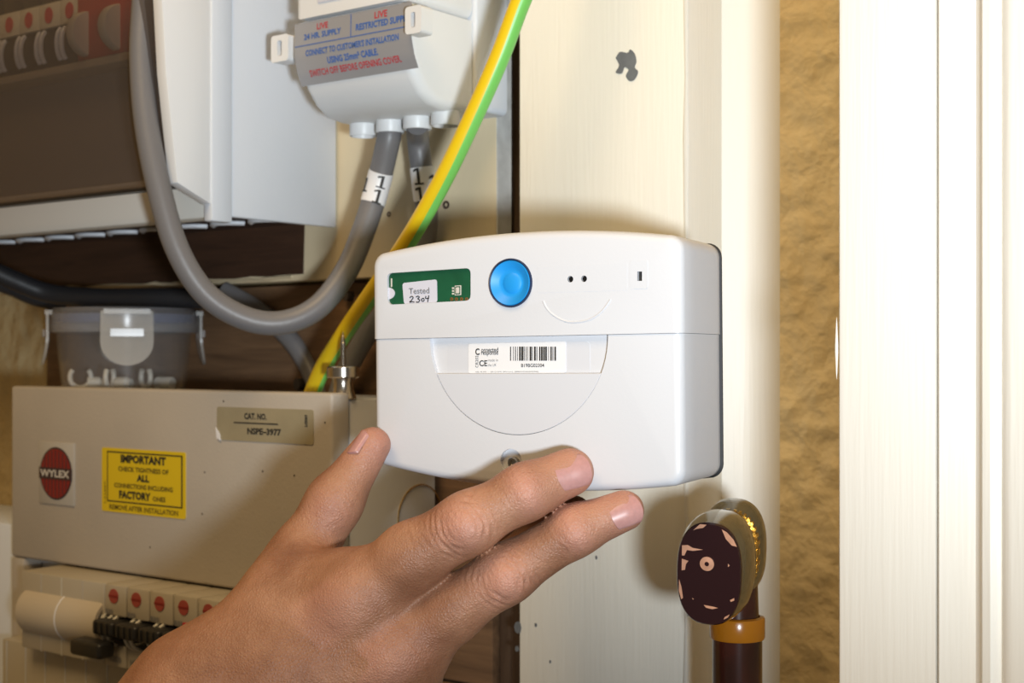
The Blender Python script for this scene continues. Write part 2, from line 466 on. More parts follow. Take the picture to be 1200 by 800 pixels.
# ------------------------------------------------------------------ upper consumer unit (smoked cover)
UC = -0.512
cu_z = .066
cu = thing('consumer_unit', 'white consumer unit with smoked brown flip cover on cream backboard', 'consumer unit', W(-.70, VB, cu_z))
UL = -.90
# shell: right side, left side, back plate, front flange, lower front strip
body = bmesh.new()
rbox(W(UC - .003, .457, cu_z), W(UC, VB - .0016, .33), .0012, 2, body)
rbox(W(UL, .457, cu_z), W(UL + .003, VB - .0016, .33), .0012, 2, body)
rbox(W(UL, .457, .327), W(UC, VB - .0016, .33), .0012, 2, body)
mk('body', body, 'unit_white', cu)
mk('underside', rbox(W(UL + .003, .459, cu_z + .0035), W(UC - .003, VB - .0016, cu_z + .0055), 0), 'dark_wood_and_shade', cu)  # shadow under the unit put into the plate's dark colour
for k in range(12):
    cxk = UC - .022 - .0290 * k
    Mx = Matrix.Translation(W(cxk, .497, cu_z + .0036))
    nseg = 40
    b2 = bmesh.new()
    pr = [W(cxk + .0130 * math.cos(a), 0.506 + .0130 * math.sin(a), cu_z + .0026) for a in np.linspace(math.pi * 1.14, math.pi * 1.86, 14)]
    tube(pr, .0013, 6, b2)
    mk('knockout_lip', b2, 'unit_white', cu)
mk('flange', rbox(W(UC - .005, .4435, cu_z - .003), W(UC + .0012, .4565, .33), .0012), 'unit_white', cu)
mk('front_strip', rbox(W(UL, .4445, cu_z - .001), W(UC - .0052, .4565, cu_z + .0200), .001), 'unit_front', cu)
# cheek of the cover: outline read off the side face
UK = UC + .0002
prof = [(p.y, p.z) for p in (pu(x, y, UK) for x, y in ((189, -60), (190, 0), (194.5, 85), (208, 214), (247, 239)))]
prof += [(prof[-1][0] + .0006, prof[0][1])]
cheek = prism(prof, lambda a, b, d: Vector((d, a, b)), UK - .0065, UK, bev=.0004, seg=2)
mk('cover_cheek', cheek, 'terminal_white', cu)
# smoked flip cover: bent sheet that follows the cheek's front edge
sm = bmesh.new()
sp = prof[:4] + [(prof[3][0] + .006, prof[3][1] - .0012)]
inner = [(a + .0016, b) for a, b in sp]
prism(sp + inner[::-1], lambda a, b, d: Vector((d, a, b)), UL, UK - .0068, sm)
mk('smoked_cover', sm, 'smoked_plastic', cu, angle=20)
mk('cover_edge', rbox(Vector((UL, prof[3][0] + .0022, prof[3][1] - .0016)), Vector((UK - .0068, prof[3][0] + .0075, prof[3][1] - .0004)), 0), 'black_plastic', cu)
# inner face plate and the row of breakers seen through the cover
mk('face_plate', rbox(W(UL + .005, .4485, cu_z + .0205), W(UK - .007, .4505, .32), .0005), 'plate_grey', cu)
VI = .4385
zc1 = pv(0, 19, VI).z - H; zc2 = pv(0, 47, VI).z - H; zd = pv(0, 96, VI).z - H; zc0 = pv(0, 22, VI).z - H
u_main = pv(96, 60, VI).x
mk('breaker_shelf', rbox(W(UL + .01, .4345, zd - .003), W(UK - .010, .4490, zd + .001), .0005), 'breaker_cream', cu)
for k in range(14):
    u1 = u_main - .0175 * k; u0 = u1 - .0171
    if u0 < UL + .01: break
    b_ = mk('breaker', rbox(W(u0, VI + .001, zd + .001), W(u1, .4490, zc1 + .012), .0004), 'black_plastic', cu)
    mk('breaker_label', rbox(W(u0, VI - .0012, zc2), W(u1, VI + .001, zc1), .0004), 'breaker_pale', b_)
    mk('breaker_mark', prism(circ((u0 + u1) / 2, H + (zc1 + zc2) / 2, .0034, 14, .0042), lambda a, b, d: Vector((a, d, b)), VI - .0016, VI - .001), 'ink_red', b_)
    um = (u0 + u1) / 2
    for du in (-.0028, .0012):
        tg = [W(um + du, VI - .0030 - .004 * math.sin(a), zd + .0115 - .0085 * math.cos(a)) for a in np.linspace(.35, 2.8, 9)]
        mk('toggle', tube(tg, .0012, 6), 'unit_white', b_)
ms = mk('main_switch', rbox(W(u_main + .001, VI - .004, zd + .001), W(u_main + .052, .449, zc1 + .02), .0015), 'switch_red', cu)
for du in (.005, .030):
    mk('roller', lathe([(0, 0), (.011, 0), (.0115, .0012), (.0115, .0048), (.011, .006), (0, .006)],
       Matrix.Translation(W(u_main + du, VI - .002, zd + .014)) @ Matrix.Rotation(math.pi / 2, 4, 'Y'), 24), 'breaker_pale', ms)

# ------------------------------------------------------------------ terminal box with the printed label
tU0, tU1 = -.4728, -.4024
tb = thing('terminal_box', 'white moulded terminal box with grey printed supply label and cable glands', 'terminal box', W(-.44, VB, .11))
pr_low = [(.461, .1535), (.4605, .1375), (.4625, .1300), (.4665, .1225), (.4720, .1158), (.4790, .1118), (.4880, .1105), (.5060, .1105), (.5060, .1535)]
def ubox(profile, u0, u1, r):
    """profile extruded along the wall, its ends rounded over towards the back"""
    vb = max(p[0] for p in profile); zt_ = max(p[1] for p in profile)
    bm = bmesh.new(); VS = []
    ks = [i / 6 for i in range(7)]
    rings = [(u0 + r * (1 - math.sin(k * math.pi / 2)), r * (1 - math.cos(k * math.pi / 2))) for k in ks[::-1]][::-1]
    rings = [(u0 + r * (1 - math.cos(k * math.pi / 2)), r * (1 - math.sin(k * math.pi / 2))) for k in ks]
    rings += [(u1 - r * (1 - math.cos(k * math.pi / 2)), r * (1 - math.sin(k * math.pi / 2))) for k in ks[::-1]]
    for u, ins in rings:
        VS.append([bm.verts.new(W(u, vb - (vb - v) * (1 - ins / .047), zt_ - (zt_ - z) * (1 - (ins / .047 if zt_ < .2 else ins / .2)))) for v, z in profile])
    n = len(profile)
    for p, q in zip(VS, VS[1:]):
        for i in range(n): bm.faces.new((p[i], p[(i + 1) % n], q[(i + 1) % n], q[i]))
    bm.faces.new(VS[0][::-1]); bm.faces.new(VS[-1])
    return bm
mk('lower_cover', ubox(pr_low, tU0, tU1 - .002, .0050), 'terminal_white', tb)
pr_up = [(.4590, .34), (.4590, .1545), (.506, .1545), (.506, .34)]
mk('upper_cover', ubox(pr_up, tU0 + .0006, tU1 - .002, .0050), 'terminal_white', tb)
pr_b = [(.5065, .34), (.5065, .1165), (.5100, .1130), (.5300, .1130), (.5300, .34)]
mk('base', ubox(pr_b, tU0 - .001, tU1, .0030), 'unit_white', tb)
# clips
for (x0, y0, x1, y1, V) in ((318, 35, 338, 74, .4615), (475, 1, 494, 41, .4560)):
    a = pv(x0, y1, V); b = pv(x1, y0 + 4, V)
    lug = bmesh.new()
    w_ = b.x - a.x; zz0, zz1 = a.z, b.z; q = .0026
    outp = rrect(a.x, zz0, b.x, zz1, .0016, 4); inp = rrect(a.x + w_ * .36, zz0 + q, a.x + w_ * .62, zz1 - q, .0008, 4)
    nn = len(outp); VS = [[lug.verts.new((p[0], vv_, p[1])) for p in pp] for pp, vv_ in ((inp, V + .0075), (inp, V - .0002), (outp, V - .0002), (outp, V + .0075))]
    for r0, r1 in zip(VS, VS[1:] + VS[:1]):
        for i in range(nn): lug.faces.new((r0[i], r0[(i + 1) % nn], r1[(i + 1) % nn], r1[i]))
    cl = mk('cover_clip', lug, 'terminal_white', tb)
    mk('clip_slot', rbox(Vector((a.x + w_ * .36, V + .003, zz0 + q)), Vector((a.x + w_ * .62, V + .0045, zz1 - q)), 0), 'dark_wood_and_shade', cl)
# grey label that folds over the cover
def prof_at(s):
    """distance s down the cover from z=.1530 -> (v, z)"""
    P = [(.4608, .1530), (.4605, .1375), (.4625, .1300), (.4665, .1225), (.4720, .1158)]
    P = [(a - .0005, b) for a, b in P]
    for p, q in zip(P, P[1:]):
        d = math.dist(p, q)
        if s <= d: return (p[0] + (q[0] - p[0]) * s / d, p[1] + (q[1] - p[1]) * s / d)
        s -= d
    return P[-1]
lu0 = pv(347, 40, .461).x; lu1 = pv(484, 30, .461).x
lb = bmesh.new(); NS, NU = 14, 3; LS = .0290
g = [[lb.verts.new(W(lu0 + (lu1 - lu0) * i / NU, *prof_at(LS * k / NS))) for i in range(NU + 1)] for k in range(NS + 1)]
for k in range(NS):
    for i in range(NU): lb.faces.new((g[k][i], g[k + 1][i], g[k + 1][i + 1], g[k][i + 1]))
lab = mk('supply_label', lb, 'label_grey', tb, angle=60)
def on_label(a, b):              # a along u from the label's left edge, b = distance down
    v, z = prof_at(b); return W(lu0 + a, v - .0002, z)
LW = lu1 - lu0
def ltext(body, cx, cyy, w, h, m, bold=.03):
    bm = text_bm(body, w, h, bold)
    for v in bm.verts: v.co = on_label(cx + v.co.x, cyy - v.co.y)
    return mk('lettering', bm, m, lab, smooth=False)
ltext('LIVE', LW * .25, .0030, .0070, .0028, 'ink_red', .02)
ltext('24 HR. SUPPLY', LW * .25, .0068, .0235, .0028, 'ink_blue')
ltext('LIVE', LW * .75, .0030, .0075, .0030, 'ink_red', .02)
ltext('RESTRICTED SUPPLY', LW * .765, .0068, .0320, .0030, 'ink_blue')
ltext("CONNECT TO CUSTOMER'S INSTALLATION", LW * .5, .0143, .0570, .0030, 'ink_blue')
ltext('USING 25mm² CABLE.', LW * .5, .0191, .0310, .0031, 'ink_blue')
ltext('SWITCH OFF BEFORE OPENING COVER.', LW * .5, .0238, .0560, .0032, 'ink_red', .02)
for (a0, b0, a1_, b1_) in ((0, .0104, LW, .0108), (LW * .495, .0002, LW * .501, .0104)):
    bm = bmesh.new()
    vv = [bm.verts.new(on_label(a, b)) for a, b in ((a0, b0), (a1_, b0), (a1_, b1_), (a0, b1_))]; bm.faces.new(vv)
    mk('printed_rule', bm, 'ink_blue', lab, smooth=False)
# paper slip at the top of the upper cover
q0 = pv(372, 2, .4585); q1 = pv(455, 2, .4585)
slip = mk('paper_slip', rbox(Vector((q0.x, .4584, q0.z - .0006)), Vector((q1.x, .4589, q0.z + .03)), 0), 'label_sticker', tb)
# glands
gl_u = [pv(x, 148, .497).x for x in (426, 457, 489, 522)]
for k, u in enumerate(gl_u):
    prf = [(.0067, .0), (.0067, -.0062), (.0065, -.0066), (.0060, -.0066), (.0058, -.0062), (.0058, 0)]
    mk('gland', lathe(prf, Matrix.Translation(W(u, .497, .1115)), 28, closed=True), 'terminal_white', tb)

# ------------------------------------------------------------------ cables
def sleeve_text(path_fn, body, centre_s, r, facing, size, parent, m='ink_black'):
    """text wrapped round a tube section: path_fn(s) -> (point, tangent)"""
    bm = text_bm(body, None, size, .03)
    for v in bm.verts:
        p, tn = path_fn(centre_s - v.co.y)
        f = (facing - tn * facing.dot(tn)).normalized(); sd = tn.cross(f)
        ang = v.co.x / r
        v.co = p + (f * math.cos(ang) - sd * math.sin(ang)) * (r + .00025)
    return mk('digit', bm, m, parent, smooth=False)
def make_cable(name, label, pts, r, m, per=12, n=20, matfn=None, mats=None, twist0=None, spin=0.0):
    P = spline(pts, per)
    t = thing(name, label, 'cable', P[-1])
    mk('sheath', tube(P, r, n, matfn=matfn, twist0=twist0, spin=spin), mats or m, t, angle=60)
    return t, P
TW = lambda p: (Vector((0, 0, H)) - p).normalized()
loop_px = [(196, -700, .70), (184, -420, .662), (176, -200, .655), (172, -80, .655), (169, 0, .655), (166, 65, .652), (171, 140, .648), (185, 215, .645), (207, 290, .645), (240, 343, .648), (285, 372, .652), (330, 378, .656), (372, 360, .661), (406, 317, .667), (429, 262, .671), (444, 212, .672), (455, 165, .6655)]
lp = [pz(*q) for q in loop_px]
lp += [W(gl_u[1], .497, .1075)]
g1, P1 = make_cable('mains_tail_cable', 'thick grey cable looping down past the smoked cover to the terminal box', lp, .0057, 'cable_grey')
def pathfn(P):
    L = [0]
    for a, b in zip(P, P[1:]): L.append(L[-1] + (b - a).length)
    def fn(s):
        for i in range(len(P) - 1):
            if s <= L[i + 1] or i == len(P) - 2:
                k = (s - L[i]) / max(L[i + 1] - L[i], 1e-9)
                tn = (P[min(i + 2, len(P) - 1)] - P[max(i - 1, 0)]).normalized()
                return P[i].lerp(P[i + 1], k), tn
    return fn, L[-1]
def sleeve(P, s0, s1, r, parent, digits):
    fn, L = pathfn(P)
    q = [fn(s0 + (s1 - s0) * i / 10)[0] for i in range(11)]
    sl = mk('marker_sleeve', tube(q, r + .00035, 24), 'label_white', parent, angle=60)
    for d, s, side in digits:
        p, tn = fn(s)
        f = TW(p); sd = tn.cross(f)
        sleeve_text(fn, d, s, r + .00035, (f * math.cos(side) + sd * math.sin(side)).normalized(), .0062, sl)
    return sl
fn1, L1 = pathfn(P1)
# tangent runs upward here, so text 'up' must follow the path: handled by flipping s
def up_sleeve(P, s_mid, ln, r, parent, digs):
    Q = P[::-1]; fn, L = pathfn(Q)
    s0 = L - s_mid
    q = [fn(s0 - ln / 2 + ln * i / 10)[0] for i in range(11)]
    sl = mk('marker_sleeve', tube(q, r + .00035, 24), 'label_white', parent, angle=60)
    for d, off, side in digs:
        p, tn = fn(s0 + off); f = TW(p); sd = tn.cross(f)
        bm = bmesh.new(); hS = .0074
        for poly in ([(-.08, -.5), (.10, -.5), (.10, .5), (-.08, .5)], [(-.30, -.5), (-.08, -.5), (-.08, -.38), (-.30, -.38)], [(.10, -.5), (.32, -.5), (.32, -.38), (.10, -.38)],
                     [(-.32, .26), (-.08, .34), (-.08, .5), (-.32, .40)]):
            bm.faces.new([bm.verts.new((x_ * hS, y_ * hS, 0)) for x_, y_ in poly])
        for v in bm.verts:
            p, tn = fn(s0 + off - v.co.y)
            ff = (f - tn * f.dot(tn)).normalized(); sd = ff.cross(tn)
            ang = v.co.x / (r + .0004) + side
            v.co = p + (ff * math.cos(ang) + sd * math.sin(ang)) * (r + .0006)
        mk('digit', bm, 'ink_black', sl, smooth=False)
    return sl
# arc length where the sleeve sits: nearest to its pixel
def s_near(P, target):
    L = 0; best = (9, 0)
    for i, p in enumerate(P):
        if i: L += (p - P[i - 1]).length
        d = (p - target).length
        if d < best[0]: best = (d, L)
    return best[1]
up_sleeve(P1, s_near(P1, pz(446, 222, .672)), .0158, .0057, g1, [('1', -.0036, .25), ('1', .0046, .25), ('1', .0, -1.15)])
g2pts = [W(gl_u[2], .497, .1075), pz(490, 165, .672), pz(496, 215, .676), pz(500, 262, .682), pz(490, 312, .690), pz(462, 352, .70), pz(430, 392, .715), pz(404, 440, .728), pz(392, 480, .735)]
g2, P2 = make_cable('supply_cable', 'grey cable with marker sleeve hanging straight down from the terminal box', g2pts, .0054, 'cable_grey')
up_sleeve(P2[::-1], sum((b - a).length for a, b in zip(P2, P2[1:])) - s_near(P2, pz(496, 214, .676)), .0155, .0054, g2, [('1', -.0038, -.35), ('1', .0044, -.35), ('1', 0, .95)])
make_cable('rear_cable', 'grey cable running behind the loop against the brown timber', [pz(262, 340, .78), pz(300, 362, .775), pz(335, 392, .765), pz(356, 420, .76), pz(370, 450, .755), pz(378, 480, .752)], .0052, 'cable_grey')
make_cable('dark_cable_and_shade', 'dark cable, carried on as the strip of shadow behind the plastic tub', [pz(-60, 296, .80), pz(-20, 312, .80), pz(20, 330, .805), pz(60, 344, .81), (pz(120, 349, .80)), pz(190, 349, .785), pz(250, 352, .78), pz(285, 372, .79)], .0056, 'cable_dark')  # cable at the left, its right run paints the shadow strip under the lid
make_cable('black_flex', 'black flex sagging beside the consumer unit at the wall', [pz(-60, 318, .79), pz(-20, 326, .80), pz(12, 336, .81), pz(40, 348, .82), pz(75, 356, .83)], .0050, 'cable_dark')
earth_px = [(700, -640, .66), (712, -420, .62), (692, -220, .590), (655, -100, .578), (634, -50, .578), (611, 0, .580), (586, 66, .585), (556, 134, .592), (522, 205, .602), (488, 266, .615), (458, 312, .632), (430, 352, .650), (401, 394, .668), (378, 432, .684), (362, 470, .697)]
n_e = 28
def earth_fn(i, k): return 0 if (k % n_e) in EY else 1
EY = {k_ % 28 for k_ in range(22, 31)}
eP = [pz(*q) for q in earth_px]
g3, P3 = make_cable('earth_cable', 'green and yellow striped earth cable running diagonally behind the white controller', eP, .0042, None, n=n_e, matfn=earth_fn, mats=['earth_yellow', 'earth_green'], twist0=tuple(-XC), spin=-1.0)

# ------------------------------------------------------------------ lower fuse box
VF = .460
fz = -.0172
fU0 = pv(13, 460, VF).x; fU1 = pv(396, 500, VF + .004).x
fb = thing('fuse_box', 'beige metal fuse box with yellow notice and row of breakers', 'fuse box', W((fU0 + fU1) / 2, VB, -.32))
# cover has an opening for the breakers
oz1 = -.1125
bU0 = pv(25, 668, .4376).x; bU1 = fU1 - .006
cov = bmesh.new()
rbox(W(fU0, VF, oz1), W(fU1, VF + .012, fz), .0016, 3, cov)
mk('cover', cov, 'fusebox_grey', fb)
mk('lower_cover', rbox(W(fU0 + .012, VF - .0135, -.33), W(fU1, VF + .010, -.1545), .001), 'breaker_cream', fb)
mk('side_rail', rbox(W(fU0, VF, -.33), W(fU0 + .0118, VF + .012, oz1 - .0003), .001), 'fusebox_grey', fb)
mk('body', rbox(W(fU0 + .001, VF + .0122, -.33), W(fU1 - .0008, VB + .004, fz - .0033), .0012), 'fusebox_side', fb)
c = pu(492, 606, fU1 - .0008)
mk('knockout_ring', lathe([(.0158, 0), (.0163, 0), (.0163, .0005), (.0158, .0005)], Matrix.Translation(c) @ Matrix.Rotation(math.pi / 2, 4, 'Y'), 40, closed=True), 'brass', fb)
def on_cover(off=.0004):
    return lambda a, b: Vector((a, VF - off, b))
# maker's plate
c0 = pv(47, 591, VF); c1 = pv(88, 517, VF)
pl = mk('maker_plate', rbox(Vector((c0.x, VF - .0008, c0.z + .001)), Vector((c1.x, VF + .0002, c1.z - .001)), .0003), 'maker_grey', fb)
cc = (c0 + c1) / 2; hh = (c1.z - c0.z) / 2
mk('logo_disc', prism(circ(cc.x, cc.z, hh * .80, 36), lambda a, b, d: Vector((a, d, b)), VF - .0010, VF - .0006), 'logo_dark', pl)
mk('logo_disc', prism(circ(cc.x, cc.z, hh * .74, 36), lambda a, b, d: Vector((a, d, b)), VF - .0012, VF - .0008), 'logo_red', pl)
for i in range(-3, 4):
    hw = hh * .74; xx = i * hw * .24; yy = math.sqrt(hw * hw - xx * xx) * .94
    mk('logo_rib', rbox(Vector((cc.x + xx - .00025, VF - .0014, cc.z - yy)), Vector((cc.x + xx + .00025, VF - .0011, cc.z + yy)), 0), 'logo_dark', pl)
mk('logo_band', rbox(Vector((cc.x - hh * .80, VF - .0016, cc.z - hh * .17)), Vector((cc.x + hh * .80, VF - .0010, cc.z + hh * .17)), 0), 'logo_dark', pl)
text('lettering', 'WYLEX', on_cover(.0018), 'ink_white', pl, w=hh * 1.46, h=hh * .22, bold=.03, cx=cc.x, cy=cc.z)
# yellow notice
y0 = pv(120, 598, VF); y1 = pv(218, 530, VF)
nt_ = mk('yellow_notice', prism(rrect(y0.x, y0.z, y1.x, y1.z, .0012), lambda a, b, d: Vector((a, d, b)), VF - .0004, VF + .0001), 'label_yellow', fb)
yw = y1.x - y0.x; yh = y1.z - y0.z; ycx = (y0.x + y1.x) / 2
def yt(body, fx, fy, w, h, m='ink_black', bold=.02, rot=0):
    text('lettering', body, on_cover(.0006), m, nt_, w=w * yw, h=h * yh, bold=bold, cx=y0.x + fx * yw, cy=y1.z - fy * yh, rot=rot)
yt('IMPORTANT', .51, .155, .54, .130, bold=.05)
yt('CHECK TIGHTNESS OF', .51, .315, .60, .075, 'ink_faint', .03)
yt('ALL', .51, .44, .15, .11, bold=.05)
yt('CONNECTIONS INCLUDING', .51, .575, .70, .075, 'ink_faint', .03)
yt('FACTORY', .41, .715, .38, .125, bold=.05)
yt('ONES', .70, .735, .15, .075, 'ink_faint', .03)
yt('REMOVE AFTER INSTALLATION', .51, .92, .82, .080, 'ink_faint', .02)
yt('L43889', .045, .70, .17, .04, 'ink_faint', .0, math.pi / 2)
for (a0, b0, a1_, b1_) in ((.07, .05, .97, .07), (.07, .82, .97, .84), (.07, .05, .08, .84), (.955, .05, .97, .84)):
    bm = bmesh.new()
    vv = [bm.verts.new((y0.x + a * yw, VF - .0006, y1.z - b * yh)) for a, b in ((a0, b0), (a1_, b0), (a1_, b1_), (a0, b1_))]; bm.faces.new(vv)
    mk('printed_rule', bm, 'ink_black', nt_, smooth=False)
# catalogue label
k0 = pv(255, 515, VF); k1 = pv(368, 480, VF)
ct = mk('catalogue_label', prism(rrect(k0.x, k0.z, k1.x, k1.z, .0012), lambda a, b, d: Vector((a, d, b)), VF - .0004, VF + .0001), 'label_tan', fb)
kw = k1.x - k0.x; kh = k1.z - k0.z
def kt(body, fx, fy, w, h, rot=0, bold=.04):
    text('lettering', body, on_cover(.0006), 'ink_black', ct, w=w * kw, h=h * kh, bold=bold, cx=k0.x + fx * kw, cy=k1.z - fy * kh, rot=rot)
kt('CAT. NO.', .415, .25, .235, .19); kt('NSPE–3977', .505, .69, .35, .20); kt('L43069', .93, .32, .34 * kh / kw, .03 * kw / kh, math.pi / 2)
bm = bmesh.new()
vv = [bm.verts.new((k0.x + a * kw, VF - .0006, k1.z - b * kh)) for a, b in ((.185, .435), (.65, .435), (.65, .475), (.185, .475))]; bm.faces.new(vv)
mk('printed_rule', bm, 'ink_black', ct, smooth=False)
mk('peeled_corner', prism([(k0.x - .0005, k0.z + .006), (k0.x + .0022, k0.z + .003), (k0.x + .0030, k0.z - .0002), (k0.x + .0002, k0.z + .0008)], lambda a, b, d: Vector((a, d, b)), VF - .0010, VF - .0005), 'label_white', ct)
for (x, y) in ((176, 641), (237, 602), (308, 552), (345, 557), (381, 495), (262, 470), (240, 553), (205, 577)):
    c = pv(x, y, VF); mk('speck', prism(circ(c.x, c.z, .0005, 6), lambda a, b, d: Vector((a, d, b)), VF - .00015, VF + .0001), 'dark_interior', fb)

# main switch and breakers
VBk = .4376
zT = -.1135; zM = -.1290; zL = -.1430; zBt = -.1540
sw = mk('main_switch', rbox(W(bU0, VBk, zBt), W(pv(122, 690, VBk).x, VF + .010, zT), .0010), 'breaker_cream', fb)
swU1 = pv(122, 690, VBk).x
swp = (swU1 - bU0) / 4
for i in range(1, 4):
    mk('module_joint', rbox(W(bU0 + swp * i - .0002, VBk - .0002, zBt), W(bU0 + swp * i + .0002, VBk + .002, zT - .0006), 0), 'breaker_pale' if i == 2 else 'fusebox_grey', sw)
rU0 = pv(13, 715, .430).x
Mr = Matrix.Translation(W(rU0, .4445, -.1345)) @ Matrix.Rotation(math.pi / 2, 4, 'Y')
RL = swU1 - rU0 - .001
rl = mk('roller_cover', lathe([(0, 0), (.0118, 0), (.0128, .001), (.0130, .003), (.0130, RL - .002), (.0124, RL), (.0105, RL), (.0105, RL - .004), (0, RL - .004)], Mr, 40), 'breaker_roller', sw)
mk('roller_joint', lathe([(.0131, RL * .52), (.0133, RL * .52 + .0005), (.0131, RL * .52 + .001)], Mr, 40), 'label_white', rl)
mk('drum', lathe([(0, RL - .004), (.0085, RL - .004), (.0088, RL + .002), (0, RL + .002)], Mr, 30), 'breaker_pale', sw)
la = W(swU1 - .010, .4240, -.1480); 
mk('lever', rbox(la, la + Vector((.024, .010, .0080)), .002, 3), 'black_plastic', sw)
NBK = 7
for k in range(NBK):
    u0 = swU1 + .0175 * k + .0003; u1 = u0 + .0170
    if u1 > fU1 - .001: break
    up = rbox(W(u0, VBk, zM), W(u1 - .0002, VF + .010, zT), .0011)
    b_ = mk('breaker', up, 'breaker_cream', fb)
    mk('breaker_foot', rbox(W(u0, VBk, zBt), W(u1, VF + .010, zL), .0009), 'breaker_cream', b_)
    mk('toggle_well', rbox(W(u0, VBk + .010, zL - .001), W(u1, VBk + .016, zM + .001), 0), 'dark_interior', b_)
    um = (u0 + u1) / 2
    mk('logo_disc', prism(circ(um - .001, H + zT - .0056, .0036, 20), lambda a, b, d: Vector((a, d, b)), VBk - .0004, VBk + .0002), 'breaker_red', b_)
    mk('logo_band', rbox(W(um - .0046, VBk - .0006, zT - .0061), W(um + .0026, VBk - .0003, zT - .0051), 0), 'logo_red', b_)
    text('lettering', 'B20' if k < 3 else 'B32', lambda a, b: Vector((a, VBk - .0005, b)), 'ink_grey', b_, w=.0058, h=.0024, bold=.02, cx=u0 + .0042, cy=H + zM + .0022)
    text('lettering', 'NSB20', lambda a, b: Vector((a, VBk - .0005, b)), 'ink_grey', b_, w=.0105, h=.0030, bold=.02, cx=um, cy=H + zL - .0070)
    if k == 3:
        mk('red_tab', rbox(W(um - .001, VBk - .001, zM + .0005), W(um + .0035, VBk, zM + .003), .0003), 'ink_red', b_)
    for du in (-.0035, .0005):
        tg = [W(um + du, VBk + .008 - .013 * math.sin(a), -.1365 + .0085 * math.cos(a)) for a in np.linspace(.5, 2.8, 10)]
        mk('toggle_rim', tube(tg, .0010, 6), 'breaker_pale', b_)
    mk('toggle', rbox(W(u0 + .0008, VBk - .0085, -.1375), W(u1 - .0002, VBk + .004, -.1300), .0018, 3), 'black_plastic', b_)
    for j in range(3):
        mk('toggle_rib', rbox(W(u0 + .003 + j * .0045, VBk - .0092, -.1366), W(u0 + .0046 + j * .0045, VBk - .0083, -.1308), .0003), 'black_plastic', b_)
for i in range(9):
    u = fU0 + .016 + i * .0175
    mk('cover_groove', rbox(W(u, VF - .0137, -.33), W(u + .0007, VF - .0133, -.1555), 0), 'fusebox_side', fb)

# white enclosure at the left edge
e1 = pv(20, 640, .468)
en = thing('white_enclosure', 'small plain white enclosure left of the fuse box roller switch', 'enclosure', W(e1.x - .06, VB, -.33))
ez = pv(2, 612, .468).z - H
mk('body', rbox(W(e1.x - .14, .4705, -.33), W(e1.x, VB, ez - .001), .001), 'unit_white', en)
mk('lid', rbox(W(e1.x - .1405, .467, -.33), W(e1.x + .0004, .4705, ez), .0012), 'unit_white', en)

# ------------------------------------------------------------------ standoff with screw on the fuse box
sp_ = pz(402, 467, .652)
so = thing('steel_standoff', 'turned steel standoff with wood screw point up, on the fuse box corner', 'standoff', (sp_.x, sp_.y, H + fz - .0033))
zb_ = H + fz - .0033
Mst = Matrix.Translation((sp_.x, sp_.y, zb_))
mk('turned_body', lathe([(0, 0), (.0058, 0), (.0062, .0005), (.0062, .0008), (.0050, .0040), (.0045, .0075), (.0050, .0098), (.0071, .0100), (.0075, .0105), (.0075, .0148), (.0071, .0153), (0, .0153)], Mst, 40), 'steel', so, angle=30)
sc = bmesh.new()
prof_s = []
for i in range(14):
    h = .0153 + i * .00112; r = .0016 if i < 10 else .0016 * (14 - i) / 4.6
    prof_s += [(r * .72, h), (r, h + .0004), (r * .72, h + .0008)]
prof_s.append((0, .0153 + 14.6 * .00112))
mk('wood_screw', lathe([(0, .0153)] + prof_s, Mst, 16), 'screw_steel', so, angle=20)

# ------------------------------------------------------------------ clip-lid tub with bits
tc_ = pv(146, 440, .497)
tz = H + fz - .0033
tubT = thing('clip_lid_tub', 'small clear plastic tub with blue seal and clip lid, on the fuse box', 'tub', (tc_.x, tc_.y, tz))
MT = Matrix.Translation((tc_.x, tc_.y, tz))
sc_ = tc_
hT = .047
mk('tub', lathe([(0, .0), (.0325, .0), (.0335, .001), (.0365, .033), (.0388, .0335), (.0388, .0350), (.0360, .0350), (.0352, .033), (.0325, .0015), (0, .0012)], MT, 48), 'tub_plastic', tubT)
mk('lid', lathe([(.0398, .0330), (.0402, .0355), (.0402, .0440), (.0385, .0462), (.0345, .0465), (.0330, .0445), (0, .0445), (0, .0430), (.0325, .0430), (.0388, .0430), (.0388, .0330)], MT, 48), 'tub_lid', tubT)
mk('seal', lathe([(.0345, .0385), (.0385, .0385), (.0385, .0428), (.0345, .0428)], MT, 48, closed=True), 'blue_seal', tubT)
view = Vector((-tc_.x, -tc_.y, 0)).normalized()
ang0 = math.atan2(view.y, view.x)
for k in range(4):
    a = ang0 + k * math.pi / 2 + .03
    R = MT @ Matrix.Rotation(a, 4, 'Z')
    tilt = .0 if k != 1 else .0
    def cf(s, h, d, R=R):
        r = .0413 + d + (.002 * max(0, (.030 - h)) / .02 if True else 0)
        return R @ Vector((math.sqrt(max(r * r - s * s * .6, 1e-6)), s, h))
    out = [(-.0135, .0440), (.0135, .0440), (.0137, .030)]
    out += [(.0137 * math.cos(t_), .0275 - .0125 * math.sin(t_)) for t_ in np.linspace(0, math.pi, 15)]
    out += [(-.0137, .030)]
    clp = mk('clip', prism(out, cf, 0, .0014), 'tub_clip', tubT, angle=50)
    mk('clip_hinge', prism([(-.012, .0450), (.012, .0450), (.012, .0425), (-.012, .0425)], cf, -.002, .0018), 'tub_clip', clp)
    mk('clip_bar', prism([(-.0085, .0345), (.0085, .0345), (.0085, .0305), (-.0085, .0305)], cf, .0013, .0024), 'tub_plastic', clp)
